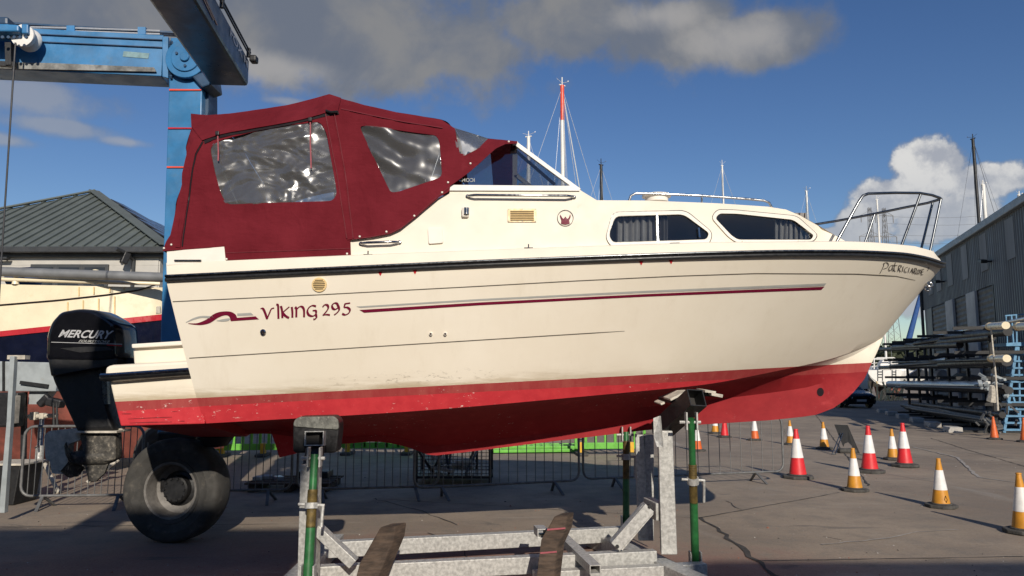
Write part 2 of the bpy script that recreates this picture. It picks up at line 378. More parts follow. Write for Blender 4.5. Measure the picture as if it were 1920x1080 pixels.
def inside(poly, x, y):
    r = False; j = len(poly) - 1
    for i in range(len(poly)):
        (xi, yi), (xj, yj) = poly[i], poly[j]
        if (yi > y) != (yj > y) and x < (xj - xi) * (y - yi) / (yj - yi) + xi: r = not r
        j = i
    return r
def densify(poly, step):
    out = []
    for i, a in enumerate(poly):
        b = poly[(i + 1) % len(poly)]; d = math.hypot(b[0] - a[0], b[1] - a[1]); n = max(1, int(d / step))
        out += [(a[0] + (b[0] - a[0]) * k / n, a[1] + (b[1] - a[1]) * k / n) for k in range(n)]
    return out
def roundoff(poly, r=6, n=4):
    """round the corners of a closed polygon given in picture measure"""
    out = []; k = len(poly)
    for i in range(k):
        a, p, b = Vector(poly[i - 1]), Vector(poly[i]), Vector(poly[(i + 1) % k])
        u, v = a - p, b - p; q = min(r, u.length * .45, v.length * .45)
        s, e = p + u.normalized() * q, p + v.normalized() * q
        for t in range(n + 1):
            t /= n; w = s * (1 - t) ** 2 + p * 2 * t * (1 - t) + e * t * t; out.append((w.x, w.y))
    return out
def smoothline(pts, n=8):
    out = []; k = len(pts); g = [Vector(p) for p in pts]
    for i in range(k - 1):
        p0, p1, p2, p3 = g[max(0, i - 1)], g[i], g[i + 1], g[min(k - 1, i + 2)]
        for j in range(n):
            t = j / n; out.append(.5 * ((2 * p1) + (p2 - p0) * t + (2 * p0 - 5 * p1 + 4 * p2 - p3) * t * t + (3 * p1 - p0 - 3 * p2 + p3) * t ** 3))
    return out + [g[-1]]
def panel(outline, surf, holes=(), step=14, thick=0.0, edge=None, mirror=None, off=0.0, b=None, mi=0):
    """sheet filling an outline, holes left open, laid on the surface surf(px, py)"""
    es = edge or step or 25
    loops = [densify(outline, es)] + [densify(h, es) for h in holes]
    vs, ed = [], []
    for lp in loops:
        o = len(vs); vs += lp; ed += [(o + i, o + (i + 1) % len(lp)) for i in range(len(lp))]
    if step:
        xs = [p[0] for p in outline]; ys = [p[1] for p in outline]; y = min(ys) + step / 2; k = 0
        while y < max(ys):
            x = min(xs) + (step / 2 if k % 2 else 0)
            while x < max(xs):
                if inside(outline, x, y) and not any(inside(h, x, y) for h in holes): vs.append((x + .01 * (k % 3), y + .013 * (k % 2)))
                x += step
            y += step; k += 1
    V2, _, F, *_ = delaunay_2d_cdt([Vector(p) for p in vs], ed, [], 0, 1e-4)
    tris = []
    for f in F:
        cx = sum(V2[i].x for i in f) / len(f); cy = sum(V2[i].y for i in f) / len(f)
        if inside(outline, cx, cy) and not any(inside(h, cx, cy) for h in holes): tris.append(tuple(f))
    pts = [surf(p.x, p.y) for p in V2]
    if off: pts = [p + Vector((0, off, 0)) for p in pts]
    B_ = b or B()
    def emit(pts, th, B_=B_):
        B_.add(pts, tris, mi)
        if th:
            back = [p + Vector((0, th, 0)) for p in pts]; n = len(pts); cnt = {}
            for t in tris:
                for i in range(len(t)):
                    e = (t[i], t[(i + 1) % len(t)]); cnt[e] = 1
            walls = [(a, bb, bb + n, a + n) for (a, bb) in cnt if (bb, a) not in cnt]
            B_.add(pts + back, [tuple(i + n for i in t[::-1]) for t in tris] + walls, mi)
    emit(pts, thick)
    if mirror is not None:
        B_.mir = B(); emit([Vector((p.x, 2 * mirror - p.y, p.z)) for p in pts], -thick, B_.mir)
    return B_

_tx = {}
def text_geo(s, bold=0.0, shear=0.0):
    key = (s, bold, shear)
    if key in _tx: return _tx[key]
    c = bpy.data.curves.new('lettering', 'FONT'); c.body = s; c.offset = bold; c.shear = shear; c.resolution_u = 3
    o = bpy.data.objects.new('lettering', c); COL.objects.link(o)
    dg = bpy.context.evaluated_depsgraph_get(); me = o.evaluated_get(dg).to_mesh()
    vs = [(v.co.x, v.co.y) for v in me.vertices]; fs = [tuple(p.vertices) for p in me.polygons]
    o.evaluated_get(dg).to_mesh_clear(); bpy.data.objects.remove(o); bpy.data.curves.remove(c)
    x0, x1 = min(v[0] for v in vs), max(v[0] for v in vs); y0, y1 = min(v[1] for v in vs), max(v[1] for v in vs)
    _tx[key] = ([((x - x0) / (x1 - x0), (y - y0) / (y1 - y0)) for x, y in vs], fs); return _tx[key]
def lettering(s, quad, surf, b=None, bold=0.0, shear=0.0, mi=0):
    """quad: bottom-left, bottom-right, top-right, top-left"""
    vs, fs = text_geo(s, bold, shear); b = b or B(); q = [Vector((*p, 0)) if len(p) == 2 else Vector(p) for p in quad]; out = []
    for u, v in vs:
        p = q[0] * (1 - u) * (1 - v) + q[1] * u * (1 - v) + q[2] * u * v + q[3] * (1 - u) * v
        out.append(surf(p.x, p.y) if surf else p)
    return b.add(out, fs, mi)
def nib(strokes, surf, w, ang, b=None, mi=0, thin=.25):
    """broad-nib pen strokes"""
    b = b or B(); c, s_ = math.cos(ang), math.sin(ang)
    for k, st in enumerate(strokes):
        pts = smoothline(st, 6) if len(st) > 2 else [Vector(p) for p in st]; L_, R_ = [], []
        for i, p in enumerate(pts):
            d = (pts[min(i + 1, len(pts) - 1)] - pts[max(i - 1, 0)]).normalized(); nrm = Vector((-d.y, d.x))
            e = abs(nrm.x * c + nrm.y * s_); hw = w / 2 * max(thin, e)
            L_.append(p + nrm * hw); R_.append(p - nrm * hw)
        n = len(pts); lift = Vector((0, -.0006 * (k % 4), 0))
        vs = [surf(p.x, p.y) + lift for p in L_ + R_]
        b.add(vs, [(i, i + 1, i + 1 + n, i + n) for i in range(n - 1)], mi)
    return b
# ------------------------------------------------------------------ ground
gmn = MN('yard_concrete')
a = gmn.noise(.35, 8, .62); b_ = gmn.noise(2.2, 8, .7, off=(4, 2, 0)); c_ = gmn.noise(26, 6, .65, off=(1, 5, 0)); d_ = gmn.noise(.9, 7, .65, (1, .25, 1), (9, 2, 0), .6)
col = gmn.mix(gmn.ramp(a, .32, .68), (.215, .168, .126), (.335, .265, .195))
col = gmn.mix(gmn.ramp(b_, .42, .72, 0, .65), col, (.165, .145, .125))
col = gmn.mix(gmn.ramp(d_, .58, .74, 0, .6), col, (.34, .305, .26))
col = gmn.mix(gmn.ramp(c_, .45, .75, 0, .35), col, (.12, .105, .09))
sx = gmn.n('ShaderNodeSeparateXYZ'); gmn.l(gmn.obj, sx.inputs[0])
ex = gmn.math('MULTIPLY', gmn.math('ADD', sx.outputs[0], 1.4), .185); ey = gmn.math('MULTIPLY', gmn.math('SUBTRACT', sx.outputs[1], 6.0), .36)
q = gmn.math('ADD', gmn.math('MULTIPLY', ex, ex), gmn.math('MULTIPLY', ey, ey))
red = gmn.math('MULTIPLY', gmn.ramp(gmn.math('ADD', q, gmn.math('MULTIPLY', gmn.math('SUBTRACT', b_, .5), 1.2)), .35, 1.15, 1, 0), gmn.ramp(c_, .25, .7, .55, 1))
col = gmn.mix(gmn.math('MULTIPLY', red, .88), col, (.23, .105, .08))
st = gmn.noise(1.4, 6, .6, (.6, 1.6, 1), (3, 8, 0), .8)
col = gmn.mix(gmn.ramp(st, .62, .72, 0, .65), col, (.085, .078, .07))
ag = gmn.noise(75, 4, .7, off=(3, 3, 3)); col = gmn.mix(gmn.ramp(ag, .52, .72, 0, .5), col, (.42, .37, .30)); col = gmn.mix(gmn.ramp(ag, .28, .44, .5, 0), col, (.09, .08, .07))
drag = gmn.noise(1.6, 7, .7, (.18, 1.3, 1), (2, 8, 0), .4); col = gmn.mix(gmn.ramp(drag, .56, .70, 0, .4), col, (.38, .335, .275))
gmn.l(col, gmn.b.inputs['Base Color'])
gmn.l(gmn.ramp(b_, .3, .7, .72, .95), gmn.b.inputs['Roughness'])
gmn.bump(gmn.math('ADD', gmn.math('MULTIPLY', c_, .6), b_), .35, .012)
M['ground'] = gmn.m
g = B(); xs = [-900, -200, -60] + [i * 2 - 40 for i in range(46)] + [70, 200, 900]; ys = [-300, -60, -20] + [i * 2 - 10 for i in range(46)] + [110, 300, 1200]
def gz(x, y): return .012 * noise.noise(Vector((x * .3, y * .3, 1))) * (1 if -40 < x < 55 and -10 < y < 85 else 0) if not (-5 < x < 3 and 4 < y < 11) else 0
g.grid([[Vector((x, y, gz(x, y))) for x in xs] for y in ys])
ground = tag(g.build('ground', 'ground', smooth=60), kind='structure')
def strip(px_pts, w, jit=0.0, z=.006, seed=1):
    rnd = random.Random(seed); b = B(); P3 = []
    for (a0, a1), (b0, b1) in zip(px_pts, px_pts[1:]):
        p0, p1 = PZ(a0, a1), PZ(b0, b1); n = max(1, int((p1 - p0).length / .16)) if jit else max(1, int((p1 - p0).length / .8))
        P3 += [p0.lerp(p1, i / n) for i in range(n)]
    P3.append(PZ(*px_pts[-1])); l_, r_ = [], []
    for i, p in enumerate(P3):
        d = (P3[min(i + 1, len(P3) - 1)] - P3[max(0, i - 1)]).normalized(); nn = Vector((-d.y, d.x, 0)); o = nn * rnd.uniform(-jit, jit) * 1.6
        k = w * rnd.uniform(.35, 1.3) if jit else w
        l_.append(p + o + nn * k / 2); r_.append(p + o - nn * k / 2)
    zz = lambda p: Vector((p.x, p.y, gz(p.x, p.y) + z))
    return b.grid([[zz(p) for p in l_], [zz(p) for p in r_]])
for k, (pts, w, j) in enumerate([
    ([(1308, 971), (1335, 985), (1365, 1010), (1395, 1035), (1420, 1055), (1450, 1078), (1480, 1100)], .05, .03),
    ([(1365, 940), (1378, 952), (1395, 956)], .014, .02), ([(700, 935), (800, 962), (860, 985)], .02, .02),
    ([(1050, 985), (1130, 1010), (1180, 1012)], .02, .025), ([(1545, 1005), (1580, 1012)], .018, .02), ([(800, 1000), (850, 1020), (880, 1050)], .018, .03)]):
    strip(pts, w, j, seed=k).build('ground_crack', 'joint', ground)
for k, (pts, w) in enumerate([([(1310, 972), (1575, 924)], .02), ([(1530, 779), (1630, 912)], .03), ([(1745, 822), (1985, 895)], .03), ([(-40, 990), (520, 983)], .02),
    ([(1420, 1052), (1920, 1043)], .016), ([(700, 935), (1300, 972)], .014)]):
    strip(pts, w, .006 if w < .03 else .01, seed=20 + k).build('slab_joint', 'joint', ground)
for k, (pts, w) in enumerate([([(1540, 1021), (1640, 1012), (1720, 998), (1795, 993)], .028), ([(1712, 838), (1795, 858), (1835, 895), (1905, 905)], .06), ([(1640, 885), (1760, 905)], .03), ([(1660, 830), (1920, 862)], .035)]):
    strip(pts, w, .012, .009, 40 + k).build('chalk_mark', 'chalk', ground)

# ------------------------------------------------------------------ charcoal workshop on the right
C0 = Vector((22.8, 41.2, 0)); UD = Vector((-4.6, -14.6, 0)).normalized(); ND = Vector((UD.y, -UD.x, 0))
if ND.x > 0: ND = -ND
def on_plane(px, py, off=0.0):
    d = ray(px, py); o = C0 + ND * off; t = (o - EYE).dot(ND) / d.dot(ND); return EYE + d * t
def su(p, off=0): return (p - C0).dot(UD)
ws = thing('workshop_building', C0, 'charcoal corrugated workshop with roller doors behind the mast racks', 'building')
HT = 7.75; LEN = 21.3
def WP(s, z, off=0.0): return C0 + UD * s + ND * off + Vector((0, 0, z))
doors = []
for (xa, xb, yt) in ((1748, 1778, 588), (1791, 1817, 570), (1833, 1864, 553)):
    pa, pb = on_plane(xa, yt), on_plane(xb, yt); doors.append((su(pa), su(pb), 5.35))
dtop = 5.35
def corr(s0, s1, z0, z1, name, m, off=0.0):
    b = B(); st_ = .25; n = int((s1 - s0) / st_ * 4); r0, r1 = [], []
    for i in range(n + 1):
        s = s0 + (s1 - s0) * i / n; d = (0, 0, .05, .05)[i % 4] + off
        r0.append(WP(s, z0, d)); r1.append(WP(s, z1, d))
    return b.grid([r0, r1]).build(name, m, ws)
edge = doors[2][1] + .1
corr(0, edge, dtop, HT, 'cladding', 'clad'); corr(edge, LEN, 0, HT, 'cladding', 'clad')
b = B(); b.box(WP(LEN / 2, HT / 2, -8), (1, 1, 1)); 
back = B(); back.prism([WP(0, 0, -.08), WP(LEN, 0, -.08), WP(LEN, HT, -.08), WP(0, HT, -.08)], -ND * 16); back.build('wall', 'roofdark', ws)
for s in (1.7, 3.6, 5.8, 8.4, 11.2, 14.5, 18):
    b = B(); r0, r1 = [], []
    for i in range(13):
        ss = s + .9 * i / 12; r0.append(WP(ss, 6.0, .06 + (0, .03)[i % 2])); r1.append(WP(ss, HT - .25, .06 + (0, .03)[i % 2]))
    b.grid([r0, r1]).build('skylight_panel', 'cladl', ws)
b = B(); b.beam(WP(-.15, HT + .05, .08), WP(LEN, HT + .05, .08), .3, .3); b.build('gutter', 'greysteel', ws, bevel=.03)
b = B(); b.prism([WP(-.2, HT + .2, .1), WP(LEN, HT + .2, .1), WP(LEN, HT + 1.6, -8.1), WP(-.2, HT + 1.6, -8.1)], (0, 0, .06)); b.prism([WP(-.2, HT + 1.6, -8.1), WP(LEN, HT + 1.6, -8.1), WP(LEN, HT + .2, -16.2), WP(-.2, HT + .2, -16.2)], (0, 0, .06)); b.build('roof', 'roof', ws)
b = B(); b.tube([WP(.15, 0, .12), WP(.15, HT, .12)], .08); b.build('downpipe', 'roofdark', ws)
prev = .35
for i, (s0, s1, zt) in enumerate(doors):
    b = B(); n = 46
    b.grid([[WP(s0 - .02, k * zt / n, -.03 + (0, .03)[k % 2]), WP(s1 + .02, k * zt / n, -.03 + (0, .03)[k % 2])] for k in range(n + 1)]); b.build('roller_door', 'shutter', ws)
    b = B(); b.prism([WP(prev, 0, .0), WP(s0, 0, .0), WP(s0, dtop, .0), WP(prev, dtop, .0)], ND * (.12 if i else .03)); b.build('door_pillar', 'pillar' if i else 'clad', ws, bevel=.02); prev = s1
b = B(); b.prism([WP(prev, 0), WP(edge, 0), WP(edge, dtop), WP(prev, dtop)], ND * .05); b.build('door_pillar', 'roofdark', ws)
for (px, py) in ((1772, 528), (1861, 490)):
    p = on_plane(px, py); b = B(); b.beam(p, p + ND * .35, .07, .07); b.beam(p + ND * .35 - UD * .22 + Vector((0, 0, .06)), p + ND * .35 + UD * .22 + Vector((0, 0, -.02)), .22, .14); b.build('floodlight', 'blackmatt', ws, bevel=.02)

# ------------------------------------------------------------------ hip-roofed office on the left
ob = thing('office_building', (-17.7, 31, 0), 'cream boarded office with grey hipped metal roof and solar panels', 'building')
E0 = P(263, 463, 25); cx, cy0, ez = -11.75, 25.0, E0.z; A = 6.0; apex = Vector((cx - A, cy0 + A, P(158, 361, 31).z))
x0, x1, y0, y1 = cx - 2 * A, cx, cy0, cy0 + 2 * A
cor = [Vector((x0, y0, ez)), Vector((x1, y0, ez)), Vector((x1, y1, ez)), Vector((x0, y1, ez))]
for i in range(4):
    b = B(); b.add([cor[i], cor[(i + 1) % 4], apex], [(0, 1, 2)]); b.build('roof_slope', 'roof', ob)
def slope_pt(i, u, v, lift=0.0):
    """u along the eave, v up the slope"""
    a, c = cor[i], cor[(i + 1) % 4]; n = (c - a).cross(apex - a).normalized(); up = (apex - (a + c) / 2); p = a + (c - a) * u + up * v
    return p + (n if n.z > 0 else -n) * lift
b = B()
for i in (0, 1):
    for k in range(1, 30):
        u = k / 30; vm = 1 - abs(2 * u - 1)
        b.beam(slope_pt(i, u, 0, .03), slope_pt(i, u, vm * .985, .03), .055, .07)
    b.build('standing_seams', 'roof', ob) if i else None
for i in (1, 0):
    b = B(); c_ = cor[1 if i else 0]; b.beam(c_ + Vector((0, 0, .08)), apex + Vector((0, 0, .08)), .42, .07); b.build('hip_flashing', 'roof', ob, bevel=.02)
src = None
for r_ in range(4):
    for k in range(8):
        v0 = .10 + .19 * r_; u0 = (v0 + .18) / 2 + .045 + .095 * k
        if u0 + .09 > 1 - .5 * (v0 + .18): continue
        b = B(); q = [slope_pt(1, u0, v0, .10), slope_pt(1, u0 + .085, v0, .10), slope_pt(1, u0 + .085, v0 + .185, .10), slope_pt(1, u0, v0 + .185, .10)]
        n = (q[1] - q[0]).cross(q[3] - q[0]).normalized(); b.prism(q, n * .05 if n.z > 0 else -n * .05); b.build('solar_panel', 'solar', ob)
b = B()
for i in range(4):
    b.beam(cor[i] + Vector((0, 0, -.10)), cor[(i + 1) % 4] + Vector((0, 0, -.10)), .22, .2)
b.build('gutter', 'roofdark', ob, bevel=.03)
b = B(); b.box(((x0 + x1) / 2, (y0 + y1) / 2, ez - .25), (2 * A - .3, 2 * A - .3, .12)); b.build('fascia', 'roofdark', ob)
wi = .38
for k in range(20):
    z = ez - .45 - .27 * k
    if z < .2: break
    b = B()
    for (p, q_, nn) in (((x0 + wi, y0 + wi), (x1 - wi, y0 + wi), (0, -1)), ((x1 - wi, y0 + wi), (x1 - wi, y1 - wi), (1, 0))):
        b.prism([Vector((p[0], p[1], z - .125)), Vector((q_[0], q_[1], z - .125)), Vector((q_[0], q_[1], z + .14)), Vector((p[0], p[1], z + .14))], Vector((nn[0] * (.045 if k % 2 else .04), nn[1] * (.045 if k % 2 else .04), 0)))
    b.build('cladding_board', 'boards', ob)
b = B(); b.box(((x0 + x1) / 2, (y0 + y1) / 2, ez / 2 - .3), (2 * A - 2 * wi - .02, 2 * A - 2 * wi - .02, ez - .5)); b.build('wall', 'boards', ob)
yw = y0 + wi - .05
wa, wb = P(60, 496, yw), P(205, 496, yw); zt_ = wa.z; wd = (wb.x - wa.x) / 3
for k in range(3):
    xa = wa.x + wd * k; b = B(); b.box((xa + wd / 2, yw - .03, zt_ - .75), (wd, .1, 1.5)); f = b.build('window', 'winframe', ob, bevel=.01)
    b = B(); b.box((xa + wd / 2, yw - .07, zt_ - .75), (wd - .2, .06, 1.28)); b.build('pane', 'winglass', f)
p = P(252, 478, yw); b = B(); b.tube([p + Vector((-.25, -.75, .1)), p + Vector((-.1, -.3, .0)), p + Vector((0, 0, -.2)), p + Vector((0, 0, -4))], .07); b.build('downpipe', 'roofdark', ob)
p = P(237, 483, yw - .3); b = B(); b.beam(p + Vector((.05, 0, .2)), p + Vector((-.05, -.1, -.22)), .2, .22); b.beam(p + Vector((.05, 0, .25)), p + Vector((.05, .3, .35)), .08, .08); b.build('floodlight', 'blackmatt', ob, bevel=.03)
p = P(296, 487, y0 + 2); b = B(); b.tube([p, p + Vector((-.25, -.15, -.1))], .1, 10); b.tube([p, p + Vector((.4, .1, .15))], .04); b.build('security_camera', 'white', ob, smooth=40)
b = B(); p = P(14, 487, yw); b.beam(p + Vector((-.35, -.25, 0)), p + Vector((.2, -.25, .02)), .2, .05); b.tube([p, p + Vector((0, -.3, 0))], .03); b.build('wall_lamp', 'roofdark', ob)

# ------------------------------------------------------------------ unseen sheds added behind the camera to cast shade over the yard
def shed(name, cx, cy, w, d, h, ridge, label):
    t = thing(name, (cx, cy, 0), label, 'building'); b = B(); b.box((cx, cy, h / 2), (w, d, h)); b.build('wall', 'clad', t)
    b = B(); b.prism([Vector((cx - w / 2 - .3, cy + d / 2 + .3, h)), Vector((cx - w / 2 - .3, cy, h + ridge)), Vector((cx - w / 2 - .3, cy - d / 2 - .3, h))], (w + .6, 0, 0)); b.build('roof', 'roof', t)
shed('shade_shed_right', 12.0, -9, 14.0, 5, 6.75, 1.3, 'unseen low shed added to cast shade over the bottom of the concrete')
shed('shade_shed_left', -8.8, -10, 19.6, 5, 8.0, .9, 'unseen long shed added to cast shade over the left of the yard')

# ------------------------------------------------------------------ far things beyond the bow
def far_tree(p, h, w, label, seed):
    rnd = random.Random(seed); t = thing('tree', p, label, 'tree', 'far trees beyond the yard'); b = B(); b.tube([p, p + Vector((0, 0, h * .5))], [w * .05, w * .02], 6); b.build('trunk', 'wood', t)
    b = B()
    for k in range(260):
        c = p + Vector((rnd.gauss(0, .24) * w, rnd.gauss(0, .24) * w, h * .62 + rnd.gauss(0, .16) * h)); s = rnd.uniform(.05, .12) * w
        u = Vector((rnd.uniform(-1, 1), rnd.uniform(-1, 1), rnd.uniform(-1, 1))).normalized() * s; v = u.cross(Vector((rnd.random(), rnd.random(), rnd.random()))).normalized() * s
        b.add([c - u, c + v, c + u, c - v], [(0, 1, 2, 3)])
    b.build('crown', 'leaf', t)
for k, (px, Y, h, w) in enumerate([(1652, 150, 6.5, 9), (1668, 140, 7.5, 8), (1690, 160, 8, 11), (1712, 150, 7, 9), (1730, 165, 8.5, 12), (1638, 170, 8, 10)]):
    p = P(px, 705, Y); p.z = 0
    far_tree(p, h, w, ['dark round tree showing right of the stem', 'taller dark tree behind the white yacht', 'wide dark tree behind the dinghy rack', 'low dark tree beside the workshop corner', 'broad dark tree hidden by the mast rack ends', 'dark tree half behind the red bow'][k], k)
for k, (px, Y) in enumerate([(1656, 280), (1700, 300)]):
    p = P(px, 705, Y); p.z = 0; h = 5.2; t = thing('house', p, ['small red roofed house far off beside the stem', 'far brick house behind the mast rack'][k], 'house', 'far houses'); b = B(); b.box(p + Vector((0, 0, h / 2)), (5, 5, h)); b.build('wall', 'brick', t)
    b = B(); b.prism([p + Vector((-2.8, -2.8, h)), p + Vector((0, -2.8, h + 1.8)), p + Vector((2.8, -2.8, h))], (0, 5.6, 0)); b.build('roof', 'brick', t)
    b = B(); b.box(p + Vector((0, -2.5, 3.4)), (1.2, .1, 1.2)); b.build('window', 'winglass', t)
def pylon(px, Y, ytop, label):
    base = P(px + 1, ytop, Y); base.z = 0; H = P(px, ytop, Y).z; t = thing('pylon', base, label, 'pylon', 'electricity pylons beyond the bow'); b = B(); w0, w1 = 6.5, 1.9; lv = 16; rr = .09
    def hw(z): return (w0 + (w1 - w0) * min(1, z / (H * .72))) / 2 if z < H * .72 else (w1 + (0.9 - w1) * (z - H * .72) / (H * .28)) / 2
    for sx_, sy_ in ((-1, -1), (1, -1), (1, 1), (-1, 1)):
        for k in range(lv):
            z, z2 = H * k / lv, H * (k + 1) / lv; b.beam(base + Vector((sx_ * hw(z), sy_ * hw(z), z)), base + Vector((sx_ * hw(z2), sy_ * hw(z2), z2)), rr * 2, rr * 2)
    for k in range(lv):
        z, z2 = H * k / lv, H * (k + 1) / lv
        for sy_ in (-1, 1):
            b.beam(base + Vector((-hw(z), sy_ * hw(z), z)), base + Vector((hw(z2), sy_ * hw(z2), z2)), rr, rr); b.beam(base + Vector((hw(z), sy_ * hw(z), z)), base + Vector((-hw(z2), sy_ * hw(z2), z2)), rr, rr)
    b.build('lattice_mast', 'pylon', t)
    for zf, wl in ((.955, 3.6), (.83, 4.6), (.68, 5.2)):
        z = H * zf; b = B()
        b.beam(base + Vector((-wl, 0, z)), base + Vector((wl, 0, z)), .2, .2); b.beam(base + Vector((-wl, 0, z)), base + Vector((0, 0, z + 2)), .13, .13); b.beam(base + Vector((wl, 0, z)), base + Vector((0, 0, z + 2)), .13, .13)
        for s_ in (-1, 1): b.beam(base + Vector((s_ * wl, 0, z)), base + Vector((s_ * wl, 0, z - 3)), .25, .25)
        b.build('crossarm', 'pylon', t)
    return base, H
pylon(1629, 300, 389, 'lattice pylon seen left of the thin mast through the bow rail')
pylon(1656, 300, 390, 'lattice pylon seen right of the thin mast through the bow rail')
for i, (ya, yb) in enumerate([(404, 386), (417, 402), (438, 420), (452, 436)]):
    b = B(); a_, c_ = P(1664, ya + 2, 300), P(1990, yb - 8, 330); pts = [a_.lerp(c_, k / 12) + Vector((0, 0, -3.2 * math.sin(math.pi * k / 12))) for k in range(13)]
    b.tube(pts, .05, 4); o = b.build('power_line', 'pylon', loc=a_); tag(o, ['topmost power line running right from the pylons', 'second power line running right from the pylons', 'third power line running right from the pylons', 'lowest power line running right from the pylons'][i], 'cable', 'power lines')

# ------------------------------------------------------------------ yachts ashore: their masts stand over our boat
def yacht(px, ytop, Y, wpx, m, label, yaw=0.0, hullm='white', stays=(), red_to=None, spread=(.62,), L_=9, head=True, staym='wire'):
    base = P(px, ytop, Y); base.z = 0; t = thing('sailing_yacht', base, label, 'yacht', 'yachts ashore whose masts show over the boat'); H = P(px, ytop, Y).z; c, s_ = math.cos(yaw), math.sin(yaw)
    def W_(x, y, z): return base + Vector((x * c - y * s_, x * s_ + y * c, z))
    rows = []
    for zf, k in ((.75, .06), (.95, .55), (1.35, .9), (2.05, 1.0)):
        row = []
        for i in range(13):
            u = i / 12; x = -L_ / 2 + L_ * u; bb = 1.45 * k * (1 - max(0, (u - .35) / .65) ** 2.2) * (.72 + .28 * min(1, u / .4)); row.append((x, bb, zf + (.25 * u * u if zf > 1 else .25 * (1 - u))))
        rows.append([W_(x, -bb, z) for x, bb, z in row] + [W_(x, bb, z) for x, bb, z in row[::-1]])
    b = B(); b.grid(rows, wrap=True); b.add(rows[-1], [tuple(range(26))]); b.add(rows[0], [tuple(range(26))[::-1]]); b.build('hull', hullm, t, smooth=50)
    b = B(); b.prism([W_(-1.8, -.8, 2.1), W_(1.8, -.7, 2.1), W_(1.3, -.6, 2.5), W_(-1.6, -.7, 2.55)], W_(0, 1.5, 0) - W_(0, 0, 0)); b.build('coachroof', 'white', t, bevel=.05)
    b = B(); b.prism([W_(-.9, -.1, .0), W_(.9, -.1, .0), W_(1.1, -.1, .95), W_(-1.1, -.1, .95)], W_(0, .2, 0) - W_(0, 0, 0)); b.build('keel', 'antif', t)
    for x in (-2.5, 2.2):
        b = B()
        for sg in (-1, 1): b.tube([W_(x, sg * 1.9, 0), W_(x, sg * 1.0, 1.25)], .05, 6)
        b.build('shore', 'galv', t)
    r = wpx / 2 / FPX * Y; b = B()
    zr = P(px, red_to, Y).z if red_to else None
    if zr:
        b.tube([W_(0, 0, 2.2), W_(0, 0, zr)], r, 10); b.build('mast', m, t, smooth=50); b = B(); b.tube([W_(0, 0, zr), W_(0, 0, H)], r * .93, 10); b.build('mast_top', 'sparred', t, smooth=50)
    else: b.tube([W_(0, 0, 2.2), W_(0, 0, H * .6), W_(0, 0, H)], [r, r, r * .85], 10); b.build('mast', m, t, smooth=50)
    if head:
        b = B(); b.tube([W_(0, 0, H), W_(0, 0, H + .35)], r * .25, 6); b.beam(W_(-r * 1.6, 0, H), W_(r * 1.6, 0, H), r * .5, r * .5); b.tube([W_(0, 0, H + .1), W_(r * 3.4, 0, H + .22)], r * .08, 4); b.tube([W_(0, 0, H + .1), W_(-r * 3, 0, H + .25)], r * .08, 4); b.box(W_(r * 3.4, 0, H + .24), (r * .4, r * .4, r * .4)); b.build('masthead', m, t)
    for sp in spread:
        b = B(); b.tube([W_(0, -.8, H * sp), W_(0, .8, H * sp)], .018, 5); b.build('spreader', m, t)
    b = B(); b.tube([W_(-.1, 0, 3.1), W_(-L_ * .4, 0, 3.1)], .07, 8); b.build('boom', m, t, smooth=50)
    for (x, y, rr) in [(L_ / 2 - .2, 0, .012), (-L_ / 2 + .1, 0, .01), (-.3, -1.3, .01), (-.3, 1.3, .01)] + list(stays):
        b = B(); b.tube([W_(0, 0, H - .1), W_(x, y, 2.3)], rr * .85, 4); b.build('stay', staym, t)
    return base, H, W_
yacht(1054, 160, 30, 8.5, 'sparwhite', 'yacht with red topped white mast over the windscreen', .55, stays=((2.4, .1, .03), (1.4, -.6, .012), (1.0, .7, .012)), red_to=226, spread=(.66, .42))
yacht(991, 256, 45, 8, 'sparwhite', 'yacht with stout white mast showing behind the windscreen top', -.4)
yacht(1127, 309, 40, 6.5, 'spardark', 'yacht with black mast between the windscreen and the cabin roof', .5)
yacht(1354, 310, 46, 3.6, 'sparwhite', 'yacht with thin bare pale mast above the cabin roof rail', .2, spread=())
yacht(1512, 358, 52, 5, 'spar', 'yacht with grey mast just aft of the bow rail', .3)
yacht(1644, 374, 60, 3.8, 'sparwhite', 'yacht with thin white mast between the two pylons', .1, spread=())
yacht(1824, 260, 52, 6.5, 'spardark', 'yacht with tall black mast rising behind the workshop roof', 1.9, stays=((-3.5, 0, .02),), staym='wiredark', spread=(.48,))
yacht(1843, 346, 56, 8, 'sparwhite', 'yacht with white mast beside the tall black one', .6, spread=())
yacht(1799, 446, 70, 5, 'spar', 'yacht with short grey masthead over the workshop corner', .6, spread=())
yacht(1911, 366, 60, 8, 'sparwhite', 'yacht with white mast at the right end of the workshop roof', .6, spread=())
b = B(); a_, c_ = P(1740, 500, 52), P(1701, 648, 50); b.tube([a_, a_.lerp(c_, .5), c_], [.07, .15, .2], 8); b.build('furled_sail', 'bluecover', loc=c_, smooth=50)
tag(bpy.data.objects['furled_sail'], 'blue furled sail slanting down beside the workshop corner', 'sail')
